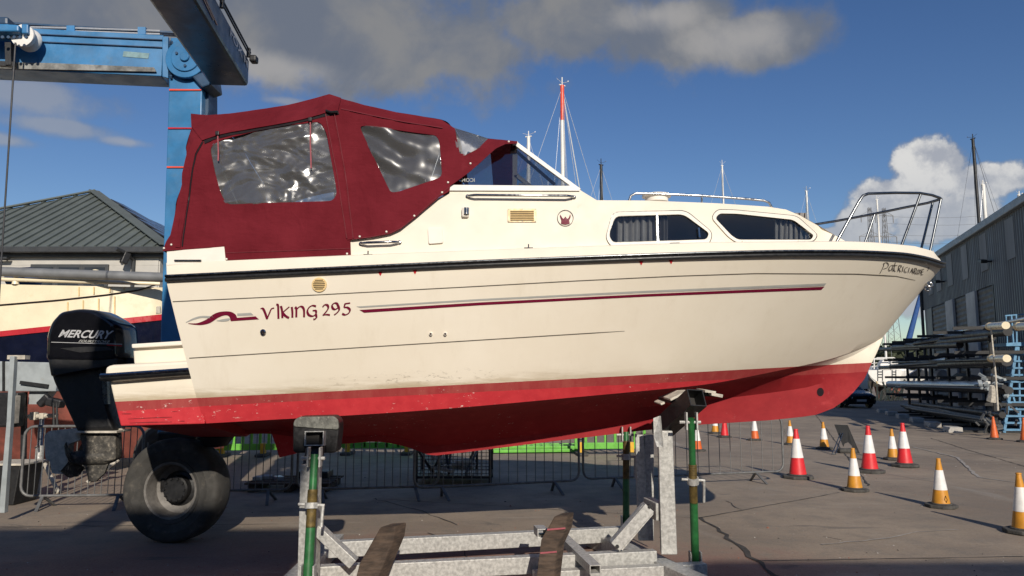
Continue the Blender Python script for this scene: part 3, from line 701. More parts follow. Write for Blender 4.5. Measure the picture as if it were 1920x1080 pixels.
# ================================================================== the motor cruiser
YC = 8.0
boat = thing('motor_cruiser', (.6, YC, 0), 'cream and red motor cruiser with burgundy canopy chocked on the cradle', 'boat')
def row3(trace, bfun, n=90, x1off=0.0, pw=1.5, xstem=None):
    """lay a traced line on the hull: half breadth bfun(s) gives the distance, the trace the height"""
    x0 = P(*trace[0], YC - bfun(0)).x; x1 = (P(*trace[-1], YC).x if xstem is None else xstem) - x1off; out = []
    for i in range(n + 1):
        s = 1 - (1 - i / n) ** pw; x = x0 + (x1 - x0) * s; y = YC - bfun(s); z = 2.0
        for _ in range(6):
            px, _py = proj((x, y, z)); z = P(px, interp(trace, px), y).z
        out.append(Vector((x, y, z)))
    return out
def bsheer(s):
    if s < .5: return 1.38 + .07 * math.sin(math.pi * s)
    u = (s - .5) / .5; return 1.45 * max(0, 1 - u ** 2.5) ** .60
def bU(s): return bsheer(s) * (.982 - .03 * s) if s < 1 else 0
def bM(s):
    if s < .45: return 1.30
    u = (s - .45) / .55; return 1.30 * max(0, 1 - u ** 2.0) ** .85
def bC(s):
    if s < .3: return 1.07
    u = (s - .3) / .7; return 1.07 * max(0, 1 - u ** 1.8)
TR_R = [(312, 527), (599, 513), (900, 499), (1080, 492), (1267, 485), (1455, 480), (1605, 480), (1695, 484), (1740, 493), (1761, 501)]
TR_U = [(323, 565), (599, 552), (900, 536), (1080, 526), (1267, 517), (1417, 512), (1605, 513), (1680, 517), (1727, 527), (1741, 533)]
TR_M = [(354, 671), (900, 637), (1180, 620), (1400, 606), (1600, 592), (1705, 586)]
TR_C = [(383, 794), (546, 785), (722, 775), (880, 763), (1114, 741.5), (1302, 724), (1349, 718), (1419, 703), (1489, 689), (1560, 673), (1611, 655), (1655, 633)]
TR_D = [(312, 493), (423, 489), (658, 479), (976, 467), (1140, 461), (1331, 455), (1590, 453), (1642, 455), (1687, 459), (1717, 462), (1750, 471), (1760, 484)]
def relax(row, n=8):
    row = [p.copy() for p in row]
    for _ in range(n):
        q = [p.copy() for p in row]
        for i in range(2, len(row) - 4):
            row[i].y = (q[i - 1].y + 2 * q[i].y + q[i + 1].y) / 4; row[i].z = (q[i - 1].z + 2 * q[i].z + q[i + 1].z) / 4
    return row
rR = relax(row3(TR_R, bsheer, x1off=.03)); rU = relax(row3(TR_U, bU, x1off=.02)); rM = row3(TR_M, bM, x1off=.0); rC = relax(row3(TR_C, bC), 14)
def sstep(x, a, c): t = max(0, min(1, (x - a) / (c - a))); return t * t * (3 - 2 * t)
_w = [sstep(1 - (1 - i / 90) ** 1.5, .38, .62) for i in range(91)]
_s = [1 - (1 - i / 90) ** 1.5 for i in range(91)]
_g = [(m.z - c.z) / (u.z - c.z) for m, c, u in zip(rM, rC, rU)]
_k = [i for i in range(91) if .02 < _s[i] < .42]; import numpy as np
_p = np.polyfit([_s[i] for i in _k], [_g[i] for i in _k], 1)
def _gs(s): return float(_p[0] * (min(s, .35) + .15 * (1 - math.exp(-max(0, s - .35) / .15))) + _p[1])
_gu = [(u.z - c.z) / (r.z - c.z) for u, c, r in zip(rU, rC, rR)]
def bulge(g, s): return .10 * g * (1 - g) * (1 - .8 * sstep(s, .45, .9))
rU = [c.lerp(r, g) - Vector((0, bulge(g, s), 0)) for c, r, g, s in zip(rC, rR, _gu, _s)]; rU[-1] = rU[-1]
_gm = [_gs(s) * g for g, s in zip(_gu, _s)]
rM = relax([c.lerp(r, g) - Vector((0, bulge(g, s), 0)) for c, r, g, s in zip(rC, rR, _gm, _s)], 30); rU = relax(rU, 20)
def lift(row, dz, dy): return [Vector((p.x, p.y + dy * min(1, (len(row) - 1 - i) / 8), p.z + dz)) for i, p in enumerate(row)]
fade = [max(0, min(1, (0.42 - i / 90) / .08)) for i in range(91)]
rU2 = lift(rU, -.009, .008)
rM2 = [Vector((p.x, p.y + .007 * fade[i], p.z - .009 * fade[i] - .0004)) for i, p in enumerate(rM)]
KS = [(383, 812, 0), (437, 814, .03), (509, 813, .08), (560, 820, .12), (640, 833, .18), (700, 827.5, .23), (737, 831, .26), (775, 841, .29), (809, 855, .32), (880, 847, .38), (1040, 827, .51), (1199, 808, .63),
      (1302, 797, .71), (1443, 788, .8), (1500, 782, .835), (1527, 778, .855), (1560, 765, .88), (1582, 749, .9), (1597, 735, .92), (1616, 712, .945), (1630, 682, .965), (1644, 657, .985), (1655, 633, 1)]
kx = [(k[2], k[0]) for k in KS]; ky = [(k[2], k[1]) for k in KS]
rK = [P(interp(kx, 1 - (1 - i / 90) ** 1.5), interp(ky, 1 - (1 - i / 90) ** 1.5), YC) for i in range(91)]
def mixrow(fy, fz, ymin=0.0, bul=0.0):
    out = []
    for i, (c, k) in enumerate(zip(rC, rK)):
        out.append(Vector((c.x + (k.x - c.x) * (fy + fz) / 2, min(c.y + (YC - c.y) * (fy + .16 * sstep(1 - (1 - i / 90) ** 1.5, .5, .8) * (1 - i / 90) * 3 * .6), YC - ymin * min(1, (90 - i) / 12)), c.z + (k.z - c.z) * fz + bul * (c.z - k.z))))
    return out
rK2 = [Vector((k.x, YC - .055 * min(1, (90 - i) / 10), k.z + .005)) for i, k in enumerate(rK)]
rK3 = [Vector((k.x, YC - .06 * min(1, (90 - i) / 10), k.z + .16 * min(1, max(0, (c.z - k.z) * 1.2)))) for i, (k, c) in enumerate(zip(rK, rC))]
def mid(a, b, f, bulge=0.0):
    return [Vector((p.x + (q_.x - p.x) * f, p.y + (q_.y - p.y) * f - bulge, p.z + (q_.z - p.z) * f)) for p, q_ in zip(a, b)]
rC2 = [Vector((p.x, p.y + .02 * min(1, (90 - i) / 8), p.z - .004)) for i, p in enumerate(rC)]
rCm = mid(rC, rM2, .5, .008)
rM2 = rM; rU2 = rU
rCm = mid(rC, rM, .5, .008)
star = [rK, rK2, rK3, mixrow(.74, .44, .07), mixrow(.38, .12), rC2, rC, mid(rC, rM2, .25, .006), rCm, mid(rC, rM2, .75, .006), rM, mid(rM, rU, .5, .006), rU, mid(rU, rR, .5, .003), rR]
hb = B(); hb.grid(star)
port = [[Vector((p.x, 2 * YC - p.y, p.z)) for p in r] for r in star]
HV = [p for r in star for p in r]; nn_ = 91
HF = [(i * nn_ + j, i * nn_ + j + 1, (i + 1) * nn_ + j + 1, (i + 1) * nn_ + j) for i in range(len(star) - 1) for j in range(90)]
BVH = BVHTree.FromPolygons(HV, HF)
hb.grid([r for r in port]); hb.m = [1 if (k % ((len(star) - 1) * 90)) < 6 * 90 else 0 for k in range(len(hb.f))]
tr_l = [r[0] for r in star]; tr_r = [r[0] for r in port]
hb.add(tr_l + tr_r, [(i, i + 1, i + 1 + len(star), i + len(star)) for i in range(len(star) - 1)])
def hull_surf(off=.004):
    def f(px, py):
        d = ray(px, py).normalized(); h, n, *_ = BVH.ray_cast(EYE, d)
        if h is None:
            h, n, *_ = BVH.find_nearest(EYE + d * 8.3)
        if n.dot(d) > 0: n = -n
        return h + n * off
    return f
HS = hull_surf()
# waterline of the paint, as a height over the length of the boat
import numpy as np
def fitline(tr, skip=()):
    xs, zs = [], []
    for i in range(70):
        px = tr[0][0] + (tr[-1][0] - tr[0][0]) * i / 69; p = HS(px, interp(tr, px)); xs.append(p.x - boat.location.x); zs.append(p.z)
    return [float(v) for v in np.polyfit(xs, zs, 3)]
wl1 = fitline([(384, 745), (511, 739.5), (652, 732), (900, 719), (1114, 708), (1349, 695), (1508, 685.5), (1622, 681)])
wl2 = fitline([(384, 761), (546, 753), (722, 743), (880, 736), (1114, 723.5), (1278, 715), (1480, 705), (1612, 697)])
hm = MN('hull_paint')
sx = hm.n('ShaderNodeSeparateXYZ'); hm.l(hm.obj, sx.inputs[0]); X_, Z_ = sx.outputs[0], sx.outputs[2]
def poly(c): return hm.math('MULTIPLY_ADD', hm.math('MULTIPLY_ADD', hm.math('MULTIPLY_ADD', X_, c[0], c[1]), X_, c[2]), X_, c[3])
nf = hm.noise(9, 5, .6); nv = hm.noise(1.3, 6, .6); nst = hm.noise(6, 7, .7, (1, 1, .15), (3, 1, 2)); nh = hm.noise(5, 8, .7, (.25, 1, 2.5), (8, 2, 1)); chip = hm.noise(26, 9, .75, (.6, 1, 1.3), (2, 2, 9)); pat = hm.noise(1.7, 8, .72, (1, 1, 1.6), (6, 1, 3)); chip2 = hm.noise(1.1, 3, .5, off=(5, 5, 5))
d1 = hm.math('SUBTRACT', Z_, poly(wl1)); d2 = hm.math('SUBTRACT', Z_, poly(wl2))
gel = hm.mix(hm.ramp(nv, .3, .7), (.745, .675, .555), (.785, .72, .605))
gel = hm.mix(hm.math('MULTIPLY', hm.ramp(nst, .5, .8), .22), gel, (.55, .47, .35))
stain = hm.math('MULTIPLY', hm.ramp(d1, .0, .15, 1, 0), hm.ramp(hm.math('ADD', nh, hm.math('MULTIPLY', hm.ramp(d1, 0, .09, 1, 0), .16)), .40, .72, 0, 1))
aft = hm.ramp(X_, -1.0, 1.4, 1, .15)
gel = hm.mix(hm.math('MULTIPLY', hm.math('MULTIPLY', stain, aft), .8), gel, (.40, .31, .19))
scuff = hm.math('MULTIPLY', hm.math('MULTIPLY', hm.ramp(chip, .54, .62), hm.ramp(hm.math('ABSOLUTE', hm.math('SUBTRACT', d1, .085)), .0, .085, 1, 0)), hm.ramp(hm.math('ABSOLUTE', hm.math('ADD', X_, 1.5)), .1, 1.3, 1, 0))
gel = hm.mix(hm.math('MULTIPLY', scuff, .6), gel, (.22, .18, .13))
dull = hm.mix(hm.ramp(nst, .35, .75), (.30, .032, .034), (.36, .07, .06))
red = hm.mix(hm.ramp(nf, .3, .7), (.48, .026, .036), (.56, .038, .047))
red = hm.mix(hm.ramp(nst, .55, .85, 0, .6), red, (.36, .03, .03)); red = hm.mix(hm.ramp(pat, .48, .66, 0, .5), red, (.40, .022, .03)); red = hm.mix(hm.ramp(pat, .30, .42, .35, 0), red, (.62, .08, .085))
low = hm.math('ADD', d2, hm.math('MULTIPLY', hm.math('SUBTRACT', nf, .5), .012))
under = hm.mix(hm.math('LESS_THAN', low, 0.0), dull, red)
ch = hm.math('MULTIPLY', hm.ramp(chip, .625, .65), hm.ramp(chip2, .46, .60, .06, 1))
under = hm.mix(hm.math('MULTIPLY', ch, .85), under, (.72, .62, .55))
colr = hm.mix(hm.math('LESS_THAN', hm.math('ADD', d1, hm.math('MULTIPLY', hm.math('SUBTRACT', nf, .5), .004)), 0.0), gel, under)
hm.l(colr, hm.b.inputs['Base Color']); hm.l(hm.ramp(d1, -.01, .01, .7, .5), hm.b.inputs['Roughness']); hm.b.inputs['Specular IOR Level'].default_value = .3
hm.bump(hm.noise(2.2, 3, .5), .06, .02)
M['hull'] = hm.m
hm2 = hm.m.copy(); hm2.name = 'hull_bottom_shaded'; M['hullshade'] = hm2  # copy of the hull paint, reds darkened to paint in the underside shade
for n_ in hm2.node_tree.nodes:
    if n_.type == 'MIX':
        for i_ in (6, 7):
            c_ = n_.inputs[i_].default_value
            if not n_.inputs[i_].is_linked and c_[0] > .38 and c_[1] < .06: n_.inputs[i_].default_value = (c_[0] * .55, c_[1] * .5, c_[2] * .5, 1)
hull = hb.build('hull', ['hull', 'hullshade'], boat, smooth=28)

# gunwale moulding and deck
rD = row3(TR_D, lambda s: max(0, bsheer(s) - .045 * min(1, (1 - s) * 20)), x1off=.05)
rRt = lift(rR, .055, 0)
b = B(); db = [rR, rRt, mid(rRt, rD, .9), rD]
inner = [Vector((p.x, min(YC, p.y + .04), p.z + .012)) for p in rD]
db.append(inner); db += [[Vector((p.x, p.y + (YC - p.y) * f, p.z + .03 * f)) for p in inner] for f in (.5, 1)]
b.grid(db); b.grid([[Vector((p.x, 2 * YC - p.y, p.z)) for p in r] for r in db]); 
b.add([r[0] for r in db] + [Vector((r[0].x, 2 * YC - r[0].y, r[0].z)) for r in db], [(i, i + 1, i + 1 + len(db), i + len(db)) for i in range(len(db) - 1)])
b.build('deck_moulding', 'gel', boat, smooth=35)
# rub rail with a bright insert, all round
def around(row, dy, dz):
    out = []
    for sgn in (1, -1):
        pts = []
        for i, p in enumerate(row):
            a_, c_ = row[max(0, i - 1)], row[min(len(row) - 1, i + 1)]; d = (c_ - a_).normalized(); nrm = Vector((d.y, -d.x, 0)).normalized()
            q_ = p + nrm * dy + Vector((0, 0, dz)); pts.append(q_ if sgn == 1 else Vector((q_.x, 2 * YC - q_.y, q_.z)))
        out.append(pts)
    s0 = out[0] + out[1][::-1]
    return s0
prof = [(.0, -.012), (.028, -.008), (.036, .008), (.03, .022), (.022, .026), (.028, .032), (.022, .048), (0, .052)]
b = B(); b.grid([around(rR, dy, dz) for dy, dz in prof]); b.build('rub_rail', 'black', boat, smooth=50)
b = B(); b.tube(around(rR, .029, .042), .0115, 10); b.build('rub_rail_insert', 'steel', boat, smooth=60)

# swim platform at the stern
PB = 1.10
def PS(px, py, b_=PB): return P(px, py, YC - b_)
def slab(poly_px, half, name, m, bevel=.02):
    pts = [PS(x, y, half) for x, y in poly_px]; b = B(); b.prism(pts, (0, 2 * half, 0)); return b.build(name, m, boat, bevel=bevel)
slab([(206, 716), (363, 703), (376, 747), (384, 795), (226, 799), (214, 752)], PB, 'swim_platform_hull', 'hull', .012)
b = B(); rows = []
for f in (0, .08, .5, .92, 1):
    k = math.sin(math.pi * f); e = PS(226, 799), PS(384, 795); row = []
    for u in (0, .12, .3, 1): p = e[0].lerp(e[1], u); row.append(Vector((p.x + (.02 if u == 0 else 0), YC + (2 * f - 1) * (PB - .015), p.z + .01 - .21 * k * (0, .55, .95, 1)[(0, .12, .3, 1).index(u)])))
    rows.append(row)
b.grid(rows); b.add([r[-1] for r in rows] + [r[-1] + Vector((0, 0, .1)) for r in rows], [(i, i + 1, i + 6, i + 5) for i in range(4)]); b.build('swim_platform_bottom', 'hullshade', boat, smooth=25)
for (xa, ya, xb, yb, hw_) in ((228, 776, 246, 776, 1.4), (240, 785.5, 322, 782, 1.1), (243, 793, 322, 791, 1.3), (336, 790, 346, 789.5, 1), (322, 772, 332, 771.5, .8)):
    pts_ = [(xa, ya - hw_ * .3), ((xa + xb) / 2, (ya + yb) / 2 - hw_), (xb, yb - hw_ * .4), (xb + 1, yb + hw_ * .3), ((xa + xb) / 2, (ya + yb) / 2 + hw_ * .6), (xa, ya + hw_ * .3)]
    panel(pts_, lambda x, y: PS(x, y, PB + .003), [], 0).build('scrape_mark', mat('scraped_paint', (.22, .012, .018), .8, 0, .3, 20), boat)
slab([(197, 687), (210, 684), (359, 676), (366, 703), (204, 717), (196, 706)], PB + .04, 'swim_platform_deck', 'gel', .03)
b = B(); a_, c_ = PS(194, 708, PB + .05), PS(362, 697, PB + .05); ring = [a_ + Vector((0, .3 + 2 * PB - .2, 0)), a_ + Vector((0, .1, 0)), a_, a_ + Vector((.08, -.01, .002)), c_]; b.tube(ring, .036, 8); b.build('platform_rub_rail', 'black', boat, smooth=50)
b = B(); b.tube([p + Vector((0, -.034, .022)) for p in ring[1:]], .018, 6); b.build('platform_rail_insert', 'chrome', boat, smooth=50)
slab([(249, 652), (346, 646), (356, 678), (251, 683)], .62, 'engine_well', 'gel', .015)
slab([(246, 645), (341, 639), (345, 647), (247, 653)], .68, 'engine_well_lid', 'gelw', .01)

# cabin sides with window openings
def xat(px): return P(px, 455, YC - 1.25).x
CB = [(xat(300), 1.315), (xat(900), 1.315), (xat(1150), 1.285), (xat(1260), 1.24), (xat(1360), 1.15), (xat(1470), .97), (xat(1540), .80), (xat(1600), .58)]
def solve(px, py, bf):
    y = YC - 1.2
    for _ in range(12):
        p = P(px, py, y); y = y * .3 + (YC - bf(p.x, p.z)) * .7
    return P(px, py, y)
def bcab(x, z): return interp(CB, x) - .13 * (z - 2.85)
def CS(off=0.0): return lambda px, py: solve(px, py, lambda x, z: bcab(x, z) + off)
W3o = roundoff([(1136, 446), (1149, 398), (1286, 395), (1336, 436), (1330, 458), (1146, 462)], 13)
W3i = roundoff([(1141, 440), (1153, 405), (1282, 401.5), (1330, 437), (1325, 449), (1148, 455)], 11)
W4o = roundoff([(1334, 408), (1345, 393), (1380, 394), (1494, 405), (1533, 440), (1526, 452), (1382, 455), (1366, 444)], 10)
W4i = roundoff([(1341, 409), (1349, 400), (1382, 400.5), (1488, 412), (1526, 441), (1521, 449.5), (1384, 449.5), (1372, 442)], 8)
cab = [(423, 497), (423, 462), (650, 449), (843, 362), (843, 356), (1088, 356.5), (1119, 375.5), (1211, 376), (1342, 381), (1440, 387.5), (1474, 393), (1500, 404), (1567, 442), (1592, 456), (1592, 462), (1331, 464), (1140, 470), (976, 476), (658, 488)]
panel(cab, CS(), [W3i, W4i], 16, .03, edge=14, mirror=YC).build('cabin_side', 'gel', boat, smooth=30)
# roof, foredeck slope, coachroof ends
top = [(843, 356), (960, 356.3), (1088, 356.5), (1119, 375.5), (1160, 375.8), (1211, 376), (1342, 381), (1440, 387.5), (1474, 393), (1500, 404), (1530, 420), (1567, 442), (1592, 456)]
b = B(); rows = []
for k in range(9):
    f = k / 8; row = []
    for (px, py) in top:
        p = CS()(px, py); row.append(Vector((p.x + .10 * math.sin(math.pi * f) * (1 if px > 1450 else 0), p.y + (2 * YC - 2 * p.y) * f, p.z + (.07 if px > 1100 else .0) * math.sin(math.pi * f))))
    rows.append(row)
b.grid(rows).build('cabin_roof', 'gel', boat, smooth=40)
b = B(); ring_ = [CS()(*p) for p in top]; p0 = ring_[-1]; b.add([p0, Vector((p0.x, 2 * YC - p0.y, p0.z)), Vector((p0.x + .02, 2 * YC - p0.y, p0.z - .2)), Vector((p0.x + .02, p0.y, p0.z - .2))], [(0, 1, 2, 3)]); b.build('cabin_front', 'gel', boat)
# cockpit coaming block at the stern
panel([(313, 466), (420, 461.5), (425, 492), (313, 497)], CS(.02), [], 30, .12, mirror=YC).build('coaming', 'gelw', boat, bevel=.012)
b = B(); a_ = CS()(318, 470); c_ = CS()(840, 480); b.box(((a_.x + c_.x) / 2, YC, 2.55), (c_.x - a_.x, 2.3, .05)); b.build('cockpit_sole', 'interior', boat)
b = B(); xb = CS()(1090, 400).x; b.box((xb - .55, YC, 3.05), (.05, 2.3, 1.0)); b.build('bulkhead', 'interior', boat)
b = B(); p = CS()(560, 470); b.box((p.x, YC + .6, 2.95), (1.1, .7, .5)); b.box((p.x - .5, YC + .6, 3.3), (.14, .7, .6)); b.build('seat', 'interior', boat, bevel=.05)
b = B(); p = CS()(800, 440); b.box((p.x + .35, YC - .5, 3.1), (.5, .9, .75)); b.build('helm_console', 'dark', boat, bevel=.05)
b = B(); p = CS()(720, 440); b.box((p.x, YC - .4, 3.0), (.45, .5, .3)); b.box((p.x - .2, YC - .4, 3.35), (.1, .5, .6)); b.build('helm_seat', 'dark', boat, bevel=.04)
b = B(); p = CS()(812, 330); b.lathe([(.17 + .018 * math.cos(2 * math.pi * k / 8), .018 * math.sin(2 * math.pi * k / 8)) for k in range(8)], 20, (p.x - .1, YC - .4, 3.6), Matrix.Rotation(R(65), 3, 'Y'), closed=True); b.build('steering_wheel', 'black', boat, smooth=60)

# windows: frame, dark groove, glass, curtains
def window(o, i, cur, div, tagw):
    panel(o, CS(.004), [roundoff(i, 0.1, 1) if False else i], 0, .016, edge=7, mirror=YC)
    b = panel(o, CS(.016), [i], 0, .03, edge=6, mirror=YC); f = b.build('window', 'gelw', boat, smooth=30)
    oo = [((x - sum(p[0] for p in o) / len(o)) * 1.012 + sum(p[0] for p in o) / len(o), (y - sum(p[1] for p in o) / len(o)) * 1.035 + sum(p[1] for p in o) / len(o)) for x, y in o]
    panel(oo, CS(.005), [o], 0, .01, edge=6, mirror=YC).build('gasket', 'black', f)
    oi = [((x - sum(p[0] for p in i) / len(i)) * .992 + sum(p[0] for p in i) / len(i), (y - sum(p[1] for p in i) / len(i)) * .965 + sum(p[1] for p in i) / len(i)) for x, y in i]
    panel(i, CS(.012), [oi], 0, .02, edge=6, mirror=YC).build('inner_gasket', 'black', f)
    panel(i, CS(.0), [], 0, .006, edge=8, mirror=YC).build('glass', 'glass', f)
    for (xa, xb_) in cur:
        b = B(); rows = []
        for k in range(2):
            row = []
            for j in range(33):
                x = xa + (xb_ - xa) * j / 32; wv = .022 * math.sin(j * 1.25 + .7 * math.sin(j)) * (1 + .6 * k)
                ys = [y for y in (398, 470)]; p = CS(-.07 + wv)(x, 399 if k == 0 else 458); row.append(p)
            rows.append(row)
        b.grid(rows).build('curtain', 'curtain', f, smooth=80)
    for x in div:
        b = B(); p, q_ = CS(.014)(x - .5, 402), CS(.014)(x + 1.5, 454); b.beam(p, q_, .014, .02, (0, 1, 0)); b.build('divider', 'steel', f)
    return f
w3 = window(W3o, W3i, [(1156, 1231), (1234, 1252)], [1232], 'mid')
w4 = window(W4o, W4i, [(1452, 1512)], [], 'bow')
b = B(); p, q_ = CS(.02)(1310, 427), CS(.02)(1312, 445); b.tube([p, q_], .009, 6); b.build('catch', 'chrome', w3)
for f, pts in ((w3, [(1265, 457), (1190, 459), (1303, 456)]), (w4, [(1400, 453), (1505, 452)])):
    for x, y in pts: b = B(); b.beam(CS(.02)(x - 9, y), CS(.02)(x + 9, y - .5), .02, .016); b.build('clip', 'steel' if x == 1265 else 'gelw', f, bevel=.003)
b = B(); p = CS()(1240, 420); b.box((p.x + .1, YC, 2.72), (2.8, 1.9, .05)); b.box((p.x + .0, YC, 2.9), (2.6, .04, .6)); b.build('cabin_lining', 'dark', boat)

# windscreen
def WSs(off=0.0):
    zb = CS()(900, 350).z
    return lambda px, py: solve(px, py, lambda x, z: bcab(x, zb) - .30 * max(-.1, z - zb) + off)
panel([(843, 346.5), (1062, 348.5), (1074, 347), (1087, 354), (1087, 357.5), (843, 357)], WSs(.012), [], 0, .05, edge=40, mirror=YC).build('windscreen_sill', 'white', boat, bevel=.006)
panel([(963, 270), (971, 267), (1090, 355), (1072, 350)], WSs(.01), [], 0, .05, edge=40, mirror=YC).build('windscreen_post', 'white', boat, bevel=.006)
ws_ = panel([(846, 347.5), (907, 297), (929, 279), (948, 268.5), (964, 269.5), (1069, 348)], WSs(-.004), [], 0, .006, edge=30, mirror=YC).build('windscreen_side_glass', 'wglass', boat)
tl, bl = WSs()(966, 269), WSs()(1082, 355)
tl2, bl2 = Vector((tl.x, 2 * YC - tl.y, tl.z)), Vector((bl.x, 2 * YC - bl.y, bl.z))
b = B(); b.add([tl, bl, bl2, tl2], [(0, 1, 2, 3)]); b.build('windscreen_front_glass', 'wglass', boat)
b = B(); b.beam(tl, tl2, .05, .04); b.build('windscreen_top_rail', 'white', boat)
b = B(); b.beam((tl + tl2) / 2, (bl + bl2) / 2, .05, .04); b.build('windscreen_mullion', 'black', boat)
b = B(); a_, c_ = WSs(-.03)(966, 282), WSs(-.03)(1040, 346); b.beam(a_, c_, .025, .03); a2, c2 = WSs(-.03)(964, 272), WSs(-.03)(962, 288); b.beam(a2, c2, .05, .03); b.build('inner_frame', 'black', boat)
lettering('ICOM', [(890, 341), (866, 341), (866, 334), (890, 334)], WSs(.002), bold=.01).build('sticker', 'greyv', ws_)

# canopy
HEM = [(340, 300), (358, 264), (380, 262), (400, 255), (433, 247), (533, 230), (590, 217), (612, 209), (636, 206), (700, 219), (743, 228), (830, 242), (852, 250), (900, 275), (970, 275)]
CZ = CS()(600, 470).z
def bcan(x, z): return 1.338 - .105 * (z - CZ) - (.35 * max(0, x - CS()(860, 340).x)) * max(0, z - CZ - .9)
def wr(p, k=1.0): return k * (.017 * noise.noise(Vector((p.x * 1.3, 0, p.z * 2.6))) + .009 * noise.noise(Vector((p.x * 4.5, 3, p.z * 7 + p.x * 3))) + .005 * noise.noise(Vector((p.x * 14, 7, p.z * 9))))
def AS(off=0.0, wk=1.0):
    def f(px, py):
        hy = interp(HEM, px); hp = solve(px, hy, bcan)
        if py >= hy: p = solve(px, py, bcan)
        else: p = solve(px, py, lambda x, z: bcan(x, hp.z) - .95 * (z - hp.z) - .0 * x)
        return Vector((p.x, p.y - off + wr(p, wk), p.z))
    return f
def dens2(pts): return [(v.x, v.y) for v in smoothline(pts, 5)]
TOPL = [(358, 213), (390, 216), (430, 213), (467, 208), (540, 197), (597, 183), (618, 176.5), (633, 183), (683, 197), (743, 210), (827, 224), (847, 237), (853, 241)]
LOW = [(970, 269), (948, 270), (929, 279), (907, 298), (879, 323), (844, 348), (843, 358), (823, 370), (779, 408), (751, 430), (732, 439), (695, 446), (657, 450), (658, 478), (423, 488), (420, 462), (306, 471)]
STERN = [(306, 471), (312, 452), (320, 440), (328, 398), (331, 378), (341, 346), (342, 325), (350, 290), (349, 275), (355, 252), (359, 240), (358, 213)]
VW1 = roundoff([(393, 275), (412, 263), (467, 249), (540, 235), (600, 228), (612, 248), (620, 293), (632, 364), (624, 377), (517, 380), (426, 383), (415, 367), (403, 323)], 9)
VW2 = roundoff([(673, 235), (733, 242), (818, 254), (824, 265), (829, 331), (747, 360), (733, 361), (727, 350), (700, 293)], 10)
VW3 = roundoff([(853, 241), (915, 259.5), (900, 274), (872, 290), (859, 286)], 7)
side_lo = [(p[0], p[1]) for p in LOW]
TOP2 = [(853, 241), (915, 259.5), (940, 262), (970, 265)]
sidepoly = STERN + TOPL[1:] + [(862, 287), (873, 289), (900, 274), (915, 260), (940, 262), (970, 265)] + side_lo
sidepoly = [p for i, p in enumerate(sidepoly) if i == 0 or p != sidepoly[i - 1]]
if sidepoly[0] == sidepoly[-1]: sidepoly.pop()
panel(sidepoly, AS(), [VW1, VW2], 9, .004, edge=9, mirror=YC).build('canopy', 'burg', boat, smooth=60)
canopy = bpy.data.objects['canopy']
def VS(off, amp):
    s_ = AS(off, .5)
    def f(px, py):
        p = s_(px, py); q_ = Vector((p.x * 3.4, 5, p.z * 7.0)); n_ = 1.5 * noise.fractal(q_ + Vector((noise.noise(q_ * .6), 0, noise.noise(q_ * .7 + Vector((9, 0, 0))))) * .8, 1.0, 2.0, 3); w2 = abs(noise.noise(Vector((p.x * 3, 9, p.z * 6)))) ** .7
        return Vector((p.x, p.y - 1.15 * amp * n_ + .014 * w2, p.z))
    return f
def grow(poly, k):
    cx_ = sum(p[0] for p in poly) / len(poly); cy_ = sum(p[1] for p in poly) / len(poly); return [(cx_ + (x - cx_) * k, cy_ + (y - cy_) * k) for x, y in poly]
panel(grow(VW1, 1.02), VS(-.010, .012), [], 2.6, 0, edge=4, mirror=YC).build('clear_window', 'vinyl', canopy, smooth=180)
def VS2(px, py):
    p = AS(-.008, .5)(px, py); u = ((px - 680) * .55 - (py - 234)) / 60; fall = math.exp(-((px - 680) ** 2 + (py - 234) ** 2) / 14000); return Vector((p.x, p.y - .022 * math.sin(u * 7) * fall - .010 * noise.noise(Vector((px * .03, py * .05, 2))), p.z))
panel(grow(VW2, 1.02), VS2, [], 4, 0, edge=5, mirror=YC).build('clear_window', 'vinyl_taut', canopy, smooth=180)
panel([(850, 238), (918, 260), (900, 276), (872, 291), (857, 288)], AS(-.006, .3), [], 6, 0, mirror=YC).build('clear_window', 'vinyl_taut', canopy, smooth=180)
# hem flap of the top panel, seams and zip strips, all standing proud of the side
hemf = [(x, y) for x, y in HEM if 358 <= x <= 640]
top_e = [(640, 184.5), (618, 177.5), (597, 184), (540, 198), (467, 209), (430, 214), (390, 217), (359.5, 214.5)]
panel(dens2([(380, 264), (400, 257), (433, 249), (533, 232), (590, 219), (612, 212), (634, 209)]) + top_e + [(360, 238)], AS(.016, .8), [], 9, .012, edge=8, mirror=YC).build('top_flap', 'burg', canopy, smooth=60)
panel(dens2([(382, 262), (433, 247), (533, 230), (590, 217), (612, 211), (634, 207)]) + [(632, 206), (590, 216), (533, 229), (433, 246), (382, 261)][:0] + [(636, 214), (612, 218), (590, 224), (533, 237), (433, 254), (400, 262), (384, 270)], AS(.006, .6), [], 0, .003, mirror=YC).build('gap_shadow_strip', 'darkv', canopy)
def seam(pts, w, off, name, m='burg_hem'):
    l_, r_ = [], []
    pts = [Vector(p) for p in pts]
    for i, p in enumerate(pts):
        d = (pts[min(i + 1, len(pts) - 1)] - pts[max(i - 1, 0)]).normalized(); n_ = Vector((-d.y, d.x)); l_.append((p + n_ * w / 2)[:2]); r_.append((p - n_ * w / 2)[:2])
    return panel(l_ + r_[::-1], AS(off), [], 8, .006, edge=8, mirror=YC).build(name, m, canopy, smooth=50)
seam([(617, 214), (626, 260), (638, 330), (652, 420), (658, 449)], 13, .007, 'zip_flap', 'burg')
seam([(627, 212), (637, 262), (650, 340), (663, 447)], 1.6, .015, 'seam')
seam([(611, 214), (620, 262), (633, 330), (651, 447)], 1.6, .015, 'seam')
seam([(381, 266), (368, 290), (362, 320), (350, 400), (342, 462)], 2.2, .008, 'zip', 'darkv')
